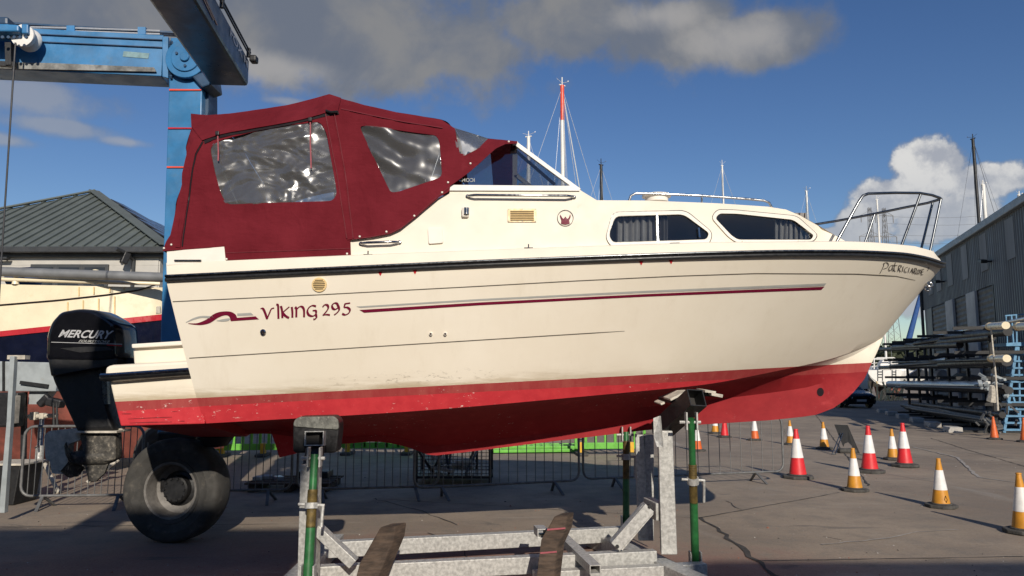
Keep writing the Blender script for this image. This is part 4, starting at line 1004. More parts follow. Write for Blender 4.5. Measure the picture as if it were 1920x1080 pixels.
seam([(375, 264), (362, 288), (356, 320), (343, 400), (334, 464)], 9, .009, 'zip_flap', 'burg')
seam([(660, 449), (700, 444), (733, 437), (752, 428), (780, 405), (824, 366), (843, 350)], 1.4, .006, 'seam')
seam([(640, 204), (700, 217), (743, 226), (830, 240)], 1.6, .007, 'seam')
seam([(423, 474), (656, 466)], 1.2, .006, 'seam')
for pts in ([(410, 252), (411, 303)], [(583, 226), (584.5, 317)]):
    seam(pts, 2.4, .024, 'strap', 'pink')
    p = AS(.03)(pts[0][0], pts[0][1]); b = B(); b.box(p, (.035, .02, .04)); b.build('buckle', 'black', canopy, bevel=.006)
p = AS(.03)(622, 211); b = B(); b.tube([p + Vector((-.05, 0, .01)), p + Vector((0, -.01, -.01)), p + Vector((.06, 0, .0))], .012, 6); b.build('toggle', 'black', canopy)
src = None
for (x, y) in [(675, 444), (725, 435), (777, 405), (829, 361), (840, 342), (882, 306), (954, 266), (651, 476), (322, 459), (309, 466), (425, 486)]:
    p = AS(.008)(x, y); b = B(); b.lathe([(.001, -.007), (.007, -.005), (.010, 0)], 10, (0, 0, 0), Matrix.Rotation(R(-90), 3, 'X'))
    if src is None:
        b.v = [v + p for v in b.v]; o = b.build('snap_button', 'gelw', canopy, smooth=60); me = o.data
        for v in me.vertices: v.co -= (p - rootloc(canopy))
        o.location = p - rootloc(canopy); src = o
    else: inst(src, 'snap_button', canopy, p)
# roof of the canopy
b = B(); rows = []
tl_ = dens2(TOPL)
for k in range(13):
    f = k / 12; row = []
    for (px, py) in tl_:
        p = AS(0, .6)(px, py + .5); bow = .13 * math.sin(math.pi * f) ** .8
        row.append(Vector((p.x, p.y + 2 * (YC - p.y) * f, p.z + bow + .012 * noise.noise(Vector((px * .02, f * 5, 1))))))
    rows.append(row)
b.grid(rows).build('canopy_roof', 'burg', canopy, smooth=60)
b = B(); rows = []
for k in range(9):
    f = k / 8; row = []
    for (px, py) in [(853, 241), (885, 250), (915, 259.5)]:
        p = AS(0, 0)(px, py); row.append(Vector((p.x, p.y + 2 * (YC - p.y) * f, p.z + .13 * math.sin(math.pi * f) ** .8)))
    rows.append(row)
b.grid(rows).build('clear_roof_panel', 'vinyl_taut', canopy, smooth=60)
b = B(); rows = []
for k in range(9):
    f = k / 8; row = []
    for (px, py) in [(915, 259.5), (940, 262), (970, 265.5)]:
        p = AS(0, 0)(px, py); row.append(Vector((p.x, p.y + 2 * (YC - p.y) * f, p.z + .1 * math.sin(math.pi * f) ** .8)))
    rows.append(row)
b.grid(rows).build('canopy_front_strip', 'burg', canopy, smooth=60)
b = B(); rows = []
sl_ = dens2(STERN)
for k in range(13):
    f = k / 12; rows.append([Vector((p.x - .12 * math.sin(math.pi * f) * min(1, (len(sl_) - 1 - i) / 12) + .02 * noise.noise(Vector((f * 6, py * .02, 4))), p.y + 2 * (YC - p.y) * f, p.z + (.13 * math.sin(math.pi * f) ** .8 if i == len(sl_) - 1 else 0))) for i, (px, py) in enumerate(sl_) for p in [AS(0, .6)(px, py)]])
b.grid(rows).build('aft_curtain', 'burg', canopy, smooth=60)
b = B()
for px in (372, 618, 838):
    p = AS(-.05)(px, interp(TOPL, px) + 8); pts = [Vector((AS(-.05)(px + (618 - px) * .35, 470 if px < 700 else 400).x, p.y - .02, 2.9))] + [Vector((p.x, p.y + (2 * (YC - p.y)) * f, p.z + .08 * math.sin(math.pi * f))) for f in (0, .25, .5, .75, 1)]
    pts.append(Vector((pts[0].x, 2 * YC - pts[0].y, pts[0].z))); b.tube(pts, .014, 8)
b.build('canopy_hoops', 'steel', canopy, smooth=60)

# fittings on the cabin side
def handrail(x0_, x1_, y0_, y1_, rr, stand, name='handrail'):
    a_, c_ = CS()(x0_, y0_), CS()(x1_, y1_); u = (c_ - a_).normalized(); o = Vector((0, -stand, 0)); pts = [a_, a_ + o * .6 + u * .02, a_ + o + u * .07]
    pts += [c_ + o - u * .07, c_ + o * .6 - u * .02, c_]; b = B(); b.tube(pts, rr, 8); h = b.build(name, 'chrome', boat, smooth=60)
    for p in (a_, c_): b = B(); b.lathe([(.02, 0), (.02, .008), (.012, .012)], 12, p, Matrix.Rotation(R(90), 3, 'X')); b.build('mount', 'chrome', h, smooth=40)
handrail(877, 1076, 368.5, 370, .0125, .06); handrail(677, 749, 457.5, 455, .0125, .055)
b = panel(roundoff([(952, 391), (1006, 391), (1006, 416), (952, 416)], 1.5, 2), CS(.012), [], 0, .012, edge=20); v = b.build('air_vent', 'yel', boat, bevel=.003)
for k in range(6):
    y = 395.3 + 3.3 * k; b = B(); p, q_ = CS(.014)(957, y), CS(.014)(1001, y); b.beam(p, q_, .012, .006, (0, -.6, 1)); b.build('slat', 'yel', v)
    b = B(); p, q_ = CS(.0135)(957, y + 1.6), CS(.0135)(1001, y + 1.6); b.beam(p, q_, .002, .005, (0, 0, 1)); b.build('slot', 'darkv', v)
for (x, y) in ((954, 392.5), (979, 392), (1004, 392.5), (954, 414.5), (979, 415), (1004, 414.5)): b = B(); p = CS(.013)(x, y); b.box(p, (.008, .004, .008)); b.build('screw', 'steel', v)
p = CS(.02)(872.5, 398); b = B(); b.box(p, (.066, .05, .095)); nv_ = b.build('navigation_light', 'gelw', boat, bevel=.014)
b = B(); b.lathe([(.026, -.03), (.026, .03)], 14, p + Vector((.012, -.024, .006))); b.build('lens', 'chrome', nv_, smooth=40)
panel(roundoff([(802, 426.5), (829.5, 425.5), (831, 455), (804, 457)], 3, 3), CS(.022), [], 0, .024, edge=30).build('shower_cover', 'gelw', boat, bevel=.008)
# badge: ring and horned helmet
cxb, cyb = 1060, 409
pl = lambda r: [(cxb + r * math.cos(2 * math.pi * k / 32), cyb + r * math.sin(2 * math.pi * k / 32)) for k in range(32)]
panel(pl(15.3), CS(.003), [pl(14.4)], 0, .001, edge=9, off=-.006).build('badge_ring', 'darkv', boat)
zo = lambda L_: [(640 + x / 3.6, 200 + y / 3.6) for x, y in L_]
panel(zo([(1483, 790), (1485, 765), (1476, 740), (1477, 728), (1492, 752), (1500, 758), (1512, 742), (1524, 758), (1534, 752), (1545, 726), (1548, 745), (1538, 768), (1542, 790), (1512, 796)]), CS(.003), [], 0, .001, edge=9, off=-.006).build('helmet_badge', 'maroon', boat)
# hull graphics
zh = lambda L_: [(300 + x / 2.842, 480 + y / 2.842) for x, y in L_]
def decal(poly_, name, m, step=12): return panel(poly_, HS, [], step, 0, edge=8).build(name, m, boat)
def ribbon(a_, b__): return a_ + b__[::-1]
decal(zh(ribbon([(v.x, v.y) for v in smoothline([(152, 358), (200, 357), (248, 338), (290, 308), (330, 296), (375, 296), (402, 310), (412, 329)], 5)] + [(510, 321), (528, 337)],
   [(v.x, v.y) for v in smoothline([(152, 361), (185, 366), (225, 367), (268, 356), (310, 329), (345, 316), (368, 321), (378, 347)], 5)])), 'wave_logo_red', 'maroon', 4)
decal(zh(ribbon([(v.x, v.y) for v in smoothline([(138, 353), (180, 330), (222, 319), (268, 320), (291, 325)], 5)], [(v.x, v.y) for v in smoothline([(140, 355), (182, 339), (225, 329), (262, 331), (291, 326)], 5)])), 'wave_logo_grey', 'greyv', 4)
decal(zh(ribbon([(v.x, v.y) for v in smoothline([(302, 344), (335, 336), (365, 332), (376, 334)], 5)], [(v.x, v.y) for v in smoothline([(303, 346), (335, 349), (362, 346), (376, 336)], 5)])), 'wave_logo_grey', 'greyv', 4)
decal(zh([(412, 306), (486, 302), (499, 315), (413, 319)]), 'wave_logo_grey', 'greyv', 5)
decal([(668, 574.5), (900, 560.3), (1200, 545.3), (1400, 536.8), (1549, 530.8), (1545.5, 535.6), (1400, 541.5), (1200, 549.2), (900, 563.8), (676, 577)], 'stripe_grey', 'greyv', 14)
decal([(674, 581), (900, 566.8), (1200, 551.6), (1400, 543), (1545.5, 537.2), (1540, 543), (1400, 548.3), (1200, 556.5), (900, 572.2), (683, 586.3)], 'stripe_maroon', 'maroon', 14)
VK = [[(536, 281), (548, 280), (558, 296), (572, 336)], [(570, 336), (584, 304), (594, 282), (609, 277)],
      [(620, 258), (629, 262), (631, 290), (632, 334)], [(645, 266), (651, 290), (653, 330)], [(690, 270), (676, 282), (655, 300)], [(652, 299), (668, 318), (688, 330)], [(703, 271), (706, 298), (706, 328)],
      [(720, 272), (727, 282), (727, 326)], [(727, 286), (744, 270), (760, 272), (768, 290), (768, 326)], [(832, 268), (812, 264), (793, 276), (786, 296), (794, 314), (814, 320), (830, 310), (831, 292), (814, 291)], [(831, 308), (834, 326), (826, 336), (818, 336)],
      [(867, 272), (878, 260), (893, 262), (897, 276), (888, 294), (868, 316)], [(867, 316), (886, 312), (906, 314)],
      [(950, 268), (944, 254), (930, 251), (918, 262), (921, 278), (934, 284), (947, 276), (951, 264)], [(951, 264), (955, 286), (944, 302), (928, 314)],
      [(1014, 250), (986, 254)], [(987, 253), (981, 274)], [(981, 275), (998, 274), (1012, 286), (1006, 304), (988, 313), (971, 307)]]
nib([zh(s_) for s_ in VK], HS, 4.9, R(-38), thin=.42).build('name_lettering', 'maroon', boat)
z7 = lambda L_: [(1480 + x / 3.375, 240 + y / 3.375) for x, y in L_]
PR = [[(600, 851), (592, 880), (572, 920)], [(592, 858), (612, 850), (626, 862), (618, 882), (594, 890)], [(654, 866), (636, 874), (628, 894), (638, 902), (650, 886)], [(656, 864), (650, 890), (656, 904)], [(670, 850), (662, 884), (664, 904), (672, 905)], [(656, 870), (682, 868)],
      [(694, 866), (684, 908)], [(690, 872), (704, 868), (706, 880), (690, 890)], [(692, 890), (702, 910)], [(720, 874), (712, 910)], [(748, 880), (734, 884), (726, 902), (736, 912), (744, 908)], [(758, 882), (751, 914)], [(778, 886), (762, 916)], [(778, 886), (778, 918)], [(768, 904), (780, 905)],
      [(792, 884), (784, 922)], [(790, 888), (802, 888), (802, 900), (788, 904)], [(789, 904), (799, 924)], [(818, 894), (808, 902), (808, 918), (816, 922), (822, 908), (818, 894)], [(836, 892), (827, 898), (833, 912), (822, 922)], [(852, 893), (841, 894), (836, 912), (834, 926), (846, 926)], [(838, 910), (848, 909)]]
nib([z7(s_) for s_ in PR], HS, 1.5, R(-40), thin=.5).build('boat_name', 'darkv', boat)
nib([z7([(874, 884), (882, 880), (880, 890), (872, 904)])], HS, 1.2, R(-40), thin=.55).build('boat_name', 'darkv', boat)
def mline(tr, w, name):
    l_, r_ = [], []
    x = tr[0][0] + 1
    while x < tr[-1][0] - 3: k = min(1, (tr[-1][0] - x) / 90 + .25); y = interp(tr, x); l_.append((x, y - w * k / 2)); r_.append((x, y + w * k / 2)); x += 12
    f = hull_surf(.003); b = B(); b.grid([[f(*p) for p in l_], [f(*p) for p in r_]]).build(name, 'mouldshade', boat)
M['mouldshade'] = mat('moulding_shadow_line', (.10, .085, .065), .8, 0, .3, 12)  # dark strip colour, paints the shadow line under each moulded strake
mline([(p[0], p[1] + .6) for p in TR_U[:-1]], 1.7, 'moulding_line'); mline([(354, 671.5), (900, 637.5), (1180, 620)], 1.7, 'moulding_line')
for x, y in ((713, 507.5), (778, 504.5), (1202, 487.5), (1258, 485.5)): y = max(y, interp(TR_R, x) + 1.5); decal([(x - 4.5, y), (x + 4.5, y), (x + .3, y + 8.5)], 'marker_triangle', 'redv', 0)
v = panel([(599 + 14 * math.cos(2 * math.pi * k / 24), 533.5 + 13.5 * math.sin(2 * math.pi * k / 24)) for k in range(24)], hull_surf(.012), [], 0, .015, edge=6).build('round_vent', 'yel', boat, bevel=.004)
for k in range(6):
    dy = -8 + 3.2 * k; hw_ = math.sqrt(max(1, 121 - dy * dy)); f_ = hull_surf(.0145); b = B(); b.beam(f_(599 - hw_, 533.5 + dy), f_(599 + hw_, 533.2 + dy), .0035, .004, (0, 0, 1)); b.build('slot', 'darkv', v)
    b = B(); b.beam(f_(599 - hw_, 532 + dy), f_(599 + hw_, 531.7 + dy), .009, .006, (0, -.6, 1)); b.build('slat', 'yel', v)
for (x, y, r_, m) in ((494, 622.5, .026, 'chrome'), (808, 626, .016, 'gelw'), (835, 626, .016, 'gelw')):
    p = HS(x, y); b = B(); b.lathe([(r_, 0), (r_, .012), (r_ * .6, .018), (r_ * .55, .004), (.002, .002)], 16, p, Matrix.Rotation(R(90), 3, 'X')); o = b.build('skin_fitting', m, boat, smooth=40)
    b = B(); b.lathe([(r_ * .5, .0), (r_ * .5, .0085)], 12, p, Matrix.Rotation(R(90), 3, 'X')); b.build('bore', 'darkv', o)
p = CS(.03)(352, 491); b = B(); b.tube([p + Vector((-.12, 0, .012)), p + Vector((.12, 0, .012))], .009, 8)
for dx in (-.04, .04): b.tube([p + Vector((dx, .05, -.01)), p + Vector((dx, 0, .012))], .010, 6)
b.build('cleat', 'steel', boat, smooth=50)
for (x, y) in ((690, 477.5), (991, 465)): b = B(); p = solve(x, y, lambda x_, z: 1.36); b.tube([p + Vector((0, 0, -.02)), p + Vector((0, 0, .035))], .006, 6); b.tube([p + Vector((-.04, 0, -.0)), p + Vector((.04, 0, -.0))], .006, 6); b.build('eyelet', 'steel', boat)
for (x, y) in ((1735, 533), (1731, 541)): p = HS(x, y); b = B(); b.lathe([(.028 + .009 * math.cos(2 * math.pi * k / 8), .009 * math.sin(2 * math.pi * k / 8)) for k in range(8)], 14, p + Vector((.03, -.02, 0)), Matrix.Rotation(R(65), 3, 'X'), closed=True); b.build('bow_ring', 'chrome', boat, smooth=60)
p = HS(1538, 735); f_ = hull_surf(.003); panel([(1538 + 6.5 * math.cos(2 * math.pi * k / 18), 735 + 8 * math.sin(2 * math.pi * k / 18)) for k in range(18)], f_, [], 0, 0, edge=5).build('bow_thruster_hole', 'darkv', boat)
# roof rail, roof vent
rb = .62
def RP_(px, py, b_=rb): return P(px, py, YC - b_)
b = B(); b.tube([RP_(1179, 378), RP_(1183, 367), RP_(1192, 362.5), RP_(1250, 364), RP_(1316, 367), RP_(1400, 373), RP_(1432, 376), RP_(1442, 380), RP_(1449, 392)], .0125, 8); rr_ = b.build('roof_rail', 'chrome', boat, smooth=60)
b = B(); b.tube([RP_(1316, 367), RP_(1316, 384)], .011, 8); b.build('stanchion', 'chrome', rr_, smooth=60)
pts = [RP_(1179, 378), RP_(1192, 362.5), RP_(1316, 367), RP_(1432, 376), RP_(1449, 392)]; b = B(); b.tube([Vector((p.x, 2 * YC - p.y, p.z)) for p in pts], .0125, 8); b.build('roof_rail', 'chrome', boat, smooth=60)
p = P(1231, 374, YC - .35); b = B(); b.lathe([(.12, -.03), (.12, .02), (.15, .025), (.15, .045), (.09, .06), (.001, .063)], 20, p); b.build('roof_vent', 'gelw', boat, smooth=40)
# bow rail
def BR(px, py, b_): return P(px, py, YC - b_)
nr = [BR(1569, 453, .84), BR(1590, 415, .83), BR(1611, 377, .82), BR(1618, 367, .815), BR(1628, 363, .80), BR(1680, 361.5, .68), BR(1725, 362, .50), BR(1748, 366, .3), BR(1762, 371, .12), BR(1765, 373, 0)]
mir = lambda pts: [Vector((p.x, 2 * YC - p.y, p.z)) for p in pts]
b = B(); b.tube(nr + mir(nr[:-1])[::-1], .0145, 8); pr = b.build('bow_rail', 'steel', boat, smooth=60)
for pts in ([BR(1726, 364, .49), BR(1690, 461, .47)], [BR(1764, 374, .08), BR(1744, 470, .1)], [BR(1616, 372, .81), BR(1588, 430, .82)][:0]):
    for q_ in (pts, mir(pts)):
        if q_: b = B(); b.tube(q_, .0135, 8); b.build('stanchion', 'steel', pr, smooth=60)
# ------------------------------------------------------------------ outboard motor
om = thing('outboard_motor', P(165, 760, YC), 'black outboard motor with silver lettering hung behind the cruiser', 'outboard motor')
def pillow(poly_px, half, name, m, parent, Y=YC, inset=.84, smooth=35):
    pts = [P(x, y, Y - half * .6) for x, y in poly_px]; c = sum(pts, Vector()) / len(pts); rows = []
    for dy, k in ((-1, inset), (-.97, (inset + 1) / 2 - .01), (-.85, .97), (-.55, 1), (.55, 1), (.85, .97), (.97, (inset + 1) / 2), (1, inset)):
        rows.append([Vector((c.x + (p.x - c.x) * k, Y + dy * half, c.z + (p.z - c.z) * k)) for p in pts])
    b = B(); b.grid(rows, wrap=True); n = len(pts); b.add(rows[0], [tuple(range(n))]); b.add(rows[-1], [tuple(range(n))[::-1]]); return b.build(name, m, parent, smooth=smooth)
cowl = roundoff([(92, 678), (93, 632), (101, 606), (120, 585), (155, 579), (184, 582), (211, 597), (229, 611), (234, 676), (196, 680)], 8)
pillow(cowl, .23, 'cowl', 'blackpl', om)
pillow(roundoff([(94, 672), (233, 668), (232, 684), (194, 690), (100, 707)], 5), .215, 'lower_cowl', 'blackmatt', om)
pillow(roundoff([(98, 695), (196, 684), (200, 740), (205, 765), (219, 808), (150, 812), (123, 755), (104, 715)], 7), .13, 'midsection', 'blackmatt', om)
yc_ = YC - .23 - .004
CF = lambda px, py: P(px, py, yc_)
lettering('MERCURY', [(109, 632), (208, 636), (214, 620), (114, 618)], CF, bold=.025, shear=.22).build('lettering', 'silverv', om)
lettering('FOURSTROKE', [(147, 641.5), (205, 643.5), (207, 638.5), (149, 637)], CF, bold=.02, shear=.22).build('lettering', 'greyv', om)
panel([(112, 653), (160, 650), (200, 650), (214, 656), (150, 661)], CF, [], 0).build('cowl_stripe', 'blackmatt', om)
panel([(96, 641), (229, 645), (229, 646), (96, 642)], CF, [], 0).build('cowl_seam', 'silverv', om)
panel([(200, 646), (229, 648), (229, 649.4), (200, 647.4)], CF, [], 0).build('cowl_pinstripe', 'redv', om)
pillow(roundoff([(214, 678), (250, 671), (262, 676), (258, 700), (230, 706)], 4), .10, 'mounting_bracket', 'blackmatt', om)
b = B(); b.beam(P(198, 713, YC - .1), P(200, 758, YC - .1), .05, .05); b.build('tilt_ram', 'steel', om)
b = B(); b.prism([P(148, 808, YC - .02), P(228, 803, YC - .02), P(233, 808, YC - .02), P(152, 816, YC - .02)], (0, .02, 0)); b.box(P(190, 808, YC), (.48, .3, .02)); b.build('cavitation_plate', 'guard', om)
pillow(roundoff([(150, 813), (219, 810), (220, 846), (219, 862), (206, 866), (160, 866), (156, 840)], 5), .075, 'gearcase', 'lower', om)
b = B(); a_, c_ = P(222, 855, YC), P(134, 858, YC); b.tube([a_, a_.lerp(c_, .08), a_.lerp(c_, .25), a_.lerp(c_, .7), c_], [.015, .06, .085, .085, .06], 14); b.build('torpedo', 'lower', om, smooth=60)
pillow([(158, 866), (205, 866), (196, 888), (180, 903), (166, 903)], .02, 'skeg', 'lower', om)
gd = panel(roundoff([(83, 816), (92, 808), (150, 802), (152, 824), (129, 832), (127, 850), (128, 882), (120, 889), (97, 888), (94, 866), (85, 860)], 4), lambda x, y: P(x, y, YC - .05), [], 0, .1, edge=12); gd.build('propeller_guard', 'guard', om, bevel=.012)
b = B(); hc = P(138, 858, YC)
for k in range(3):
    an = k * 2.094 + .5; u = Vector((0, math.cos(an), math.sin(an))); v = Vector((.06, -math.sin(an) * .12, math.cos(an) * .12)); b.add([hc + u * .04 - v * .4, hc + u * .13 - v, hc + u * .2 - v * .3, hc + u * .2 + v * .5, hc + u * .12 + v, hc + u * .04 + v * .4], [(0, 1, 2, 3, 4, 5)])
b.build('propeller', 'lower', om)

# ------------------------------------------------------------------ travel hoist
ho = thing('travel_hoist', (-4.2, 9.7, 0), 'blue travel hoist with dark side beam towering over the stern', 'boat hoist')
YL = 9.7
def leg(off, name, up=0.0):
    b = B(); lw = .44
    z1 = P(350, 84, YL).z + up; z0 = 1.0; xa = P(299, 735, YL - .22).x; xb_ = P(318, 96, YL - .22).x
    b.prism([Vector((xa, YL - .22, z0)) + off, Vector((xa + .47, YL - .22, z0)) + off, Vector((xb_ + .435, YL - .22, z1)) + off, Vector((xb_, YL - .22, z1)) + off], (0, .46, 0)); return b.build(name, 'blue', ho, bevel=.015)
l1 = leg(Vector((0, 0, 0)), 'leg'); NL = Vector((1.36, -10.2, 0)); l2 = leg(NL, 'leg', -.35)
b = B(); b.prism([P(376, 150, YL - .1), P(391, 150, YL - .1), P(391, 480, YL - .1), P(376, 480, YL - .1)], (0, .3, 0)); b.build('leg_flange', 'bluedark', ho)
for y in (168, 240, 313): b = B(); b.prism([P(317 - (y - 168) * .03, y - 1.4, YL - .235), P(377 - (y - 168) * .03, y - .8, YL - .235), P(377 - (y - 168) * .03, y + 1.4, YL - .235), P(317 - (y - 168) * .03, y + 1.6, YL - .235)], (0, .01, 0)); b.build('red_tape', 'sparred' if y != 240 else 'redp', ho)
FD = Vector((-.121, 1, 0)).normalized(); k_ = 9.3
fb = [P(394, 161, k_), P(466, 163, k_), P(468, 112, k_), P(396, 112, k_)]
nb_ = [p - FD * 10.0 for p in fb]
b = B(); b.add(fb + nb_, [(0, 1, 2, 3), (7, 6, 5, 4), (0, 4, 5, 1), (1, 5, 6, 2), (2, 6, 7, 3), (3, 7, 4, 0)]); b.build('side_beam', 'bluedark', ho, bevel=.04)
def beam_side(t, h, off=.006): return fb[1] - FD * t + (fb[2] - fb[1]) * h + Vector((.0075, 0, 0))
q4 = [beam_side(1.0, .62), beam_side(.12, .55), beam_side(.12, .80), beam_side(1.0, .88)]
b = B(); lettering('FOX M', [tuple(p) for p in q4], None, b, bold=.01); b.build('lettering', 'silverv', ho)
b = B()
for pts in ([(2.6, .85), (2.5, .55), (2.2, .35), (1.7, .2)], [(2.5, .9), (2.35, .6), (2.05, .42), (1.55, .24)]):
    b.tube([beam_side(*p) for p in pts], .008, 4)
b.build('swoosh_logo', 'silverv', ho)
b = B(); b.tube([beam_side(-.0, 1.10), beam_side(1.2, 1.12), beam_side(6, 1.12)], .012, 5); b.tube([beam_side(.0, 1.25), beam_side(6, 1.25)], .012, 5)
for t in (.1, 1.4, 3): b.beam(beam_side(t, .98), beam_side(t, 1.3), .04, .04)
b.build('cable_tray', 'blackmatt', ho)
b = B(); b.box(beam_side(.05, .95) + Vector((.06, 0, 0)), (.09, .12, .09)); b.build('junction_box', 'blackmatt', ho, bevel=.02)
# pivot discs
c = P(352, 112, YL - .25); rX = Matrix.Rotation(R(90), 3, 'X')
for r_, d_ in ((.27, .06), (.19, .08), (.06, .11)): b = B(); b.lathe([(r_, 0), (r_, d_)], 32, c, rX); b.build('pivot_disc', 'blue', ho, smooth=40, bevel=.008)
for k in range(3): an = k * 2.1 + .6; b = B(); b.lathe([(.018, 0), (.018, .1)], 8, c + Vector((.12 * math.cos(an), 0, .12 * math.sin(an))), rX); b.build('bolt', 'bluedark', ho)
b = B(); b.prism([P(322, 152, YL - .2), P(385, 140, YL - .2), P(388, 96, YL - .2), P(345, 82, YL - .2), P(322, 88, YL - .2)], (0, .4, 0)); b.build('leg_head', 'blue', ho, bevel=.02)
b = B(); b.prism([P(358, 142, YL - .3), P(392, 130, YL - .3), P(396, 158, YL - .3), P(378, 164, YL - .3)], (0, .4, 0)); b.build('knee_bracket', 'bluedark', ho, bevel=.02)
# cross girder
GD = Vector((-1, -.121, 0)).normalized()
g0 = P(314, 78, YL); g1 = P(314, 154, YL); gh = g0.z - g1.z; gl = 9.0
pm = (g0 + g1) / 2
b = B(); b.beam(pm, pm + GD * gl, .4, gh); b.build('cross_girder', 'blue', ho, bevel=.012)
def GF(px, py, off=.2):
    n = Vector((GD.y, -GD.x, 0)); n = n if n.y < 0 else -n; o = pm + n * (off + .004); d = ray(px, py); t = (o - EYE).dot(n) / d.dot(n); return EYE + d * t
NG = Vector((GD.y, -GD.x, 0)); NG = NG if NG.y < 0 else -NG
for ya, yb in ((74, 84), (88, 94)):
    b = B(); b.prism([GF(70, ya - 10), GF(310, ya + 1), GF(310, ya + 2.5), GF(70, ya - 8.5)], NG * .02); b.build('girder_seam', 'bluedark', ho)
b = B(); b.prism([GF(-40, 117), GF(100, 120), GF(290, 128), GF(294, 136), GF(-40, 129)], NG * .03); o = b.build('rubbing_strip', mat('grimy_bare_steel', (.20, .20, .19), .7, .2, .5, 5, .3, 30, dirt=(.045, .045, .045), dirt_amt=.4), ho)
b = B(); b.prism([GF(232, 96), GF(280, 100), GF(278, 110), GF(230, 106)], NG * .002); b.build('faded_patch', mat('faded_paint_patch', (.17, .28, .30), .6, 0, .25, 8), ho)
b = B(); b.prism([GF(307, 72), GF(318, 72), GF(318, 150), GF(307, 147)], NG * .06); fl = b.build('bolted_flange', 'blue', ho, bevel=.008)
for k in range(9):
    p = GF(319, 80 + k * 8, .26); b = B(); b.tube([p, p + Vector((0, 0, 0)) - GD * .03], .028, 6); b.build('bolt', 'bluedark', fl)
# railing and cables on top of the girder
b = B()
for y in (55, 61): b.tube([GF(-20, y - 6, .1), GF(150, y - 2, .1), GF(300, y + 3, .1)], .012, 5)
for y in (49, 52): b.tube([GF(30, y, 0), GF(332, y + 12, 0)], .014, 5)
b.build('hydraulic_hoses', 'wire', ho)
for px in (134, 267): b = B(); b.beam(GF(px, 66, .1), GF(px, 47 + px * .02, .1), .06, .1); b.build('hose_bracket', 'blue', ho)
b = B(); b.beam(GF(-20, 44, .0), GF(332, 64, .0), .12, .025); b.build('hose_tray', 'bluedark', ho)
# trolley with sheave and fall wire
tp = GF(10, 70, .45); b = B(); b.prism([GF(-60, 60, .30), GF(58, 66, .30), GF(58, 79, .30), GF(-60, 78, .30)], NG * .3); tr = b.build('trolley', 'blue', ho, bevel=.02)
for k in range(5): p = GF(6 + k * 11, 70.5, .60); b = B(); b.tube([p, p + NG * .02], .02, 8); b.build('bolt', 'bluedark', tr)
b = B(); b.prism([GF(-30, 46, .3), GF(32, 45, .3), GF(32, 62, .3), GF(-30, 60, .3)], NG * .22); b.build('motor_housing', 'bluedark', tr, bevel=.03)
for px in (14, 50): b = B(); b.beam(GF(px, 48, .5), GF(px, 66, .5), .1, .08); b.build('lug', 'blue', tr, bevel=.015)
sc_ = GF(50, 72, .40); b = B(); rs = Matrix.Rotation(R(90), 3, 'X'); b.lathe([(.03, -.09), (.145, -.09), (.15, -.06), (.12, 0), (.15, .06), (.145, .09), (.03, .09)], 28, sc_, rs); b.build('sheave', 'white', tr, smooth=40)
p0 = GF(29, 80, .5); p1 = P(-2, 560, p0.y + .2); b = B(); b.tube([p0, p1, p1 + (p1 - p0) * .5], .011, 6); b.build('fall_wire', 'wiredark', tr)
b = B(); b.beam(GF(18, 82, .4), GF(19, 124, .4), .09, .07); b.beam(GF(0, 120, .4), GF(30, 122, .4), .06, .06); b.build('hanger', 'blackmatt', tr)
# wheels with fork
def wheel(c, yaw, prefix=''):
    rt = Matrix.Rotation(yaw, 3, 'Z') @ Matrix.Rotation(R(90), 3, 'X'); ro, w = .545, .19
    w_ = bpy.data.objects.new('wheel', None); COL.objects.link(w_); w_.parent = ho; w_.location = c - ho.location; w_.empty_display_size = .1
    b = B(); pr_ = [(.29, .10), (.30, .135), (.34, .155), (.345, .148), (.42, .160), (.43, .166), (.50, .160), (.525, .148), (.538, .125), (ro, .09), (ro, 0), (ro, -.09), (.538, -.125), (.525, -.165), (.48, -.185), (.36, -.165), (.30, -.10)]
    b.lathe(pr_, 56, c, rt, closed=True)
    for k in range(0):
        an = 2 * math.pi * k / 34
        for sg in (-1, 1):
            v0 = rt @ Vector((math.cos(an) * (ro + .004), math.sin(an) * (ro + .004), sg * .03)); v1 = rt @ Vector((math.cos(an + .09) * (ro - .012), math.sin(an + .09) * (ro - .012), sg * .15)); b.beam(c + v0, c + v1, .05, .025, (0, 0, 1))
    b.build('tyre', 'tyre', w_, smooth=35)
    b = B(); b.lathe([(.292, .105), (.305, .12), (.298, .135), (.275, .13), (.262, .09), (.255, -.03), (.19, -.05), (.185, -.06), (.25, -.1), (.29, -.1)], 40, c, rt, closed=True); b.build('rim', 'rim', w_, smooth=40)
    b = B(); b.lathe([(.001, .05), (.125, .05), (.14, .035), (.145, -.04), (.20, -.06), (.001, -.065)], 32, c, rt); hb_ = b.build('hub', 'blackmatt', w_, smooth=35)
    for k in range(10):
        an = 2 * math.pi * k / 10; v = rt @ Vector((.115 * math.cos(an), .115 * math.sin(an), .05)); n = rt @ Vector((0, 0, 1)); b = B(); b.tube([c + v, c + v + n * .02], .013, 6); b.build('wheel_nut', 'blackmatt', w_)
WC = P(318, 916, 8.06 - .0); WC.z = .543
wheel(WC + Vector((0, .18, 0)), R(-7)); wheel(Vector((-5.0, 11.2, .556)), R(-7)); wheel(WC + Vector((0, .18, 0)) + NL, R(-7))
b = B(); b.beam(WC + Vector((-.1, .3, -.1)), Vector((-4.2, 9.6, .8)), .25, .4); b.beam(Vector((-4.2, 9.7, .2)), Vector((-4.2, 9.7, 1.1)), .4, .4, (1, 0, 0)); b.box(WC + Vector((-.05, .35, .52)), (.42, .3, .16)); b.build('wheel_carrier', 'blackmatt', ho, bevel=.02)
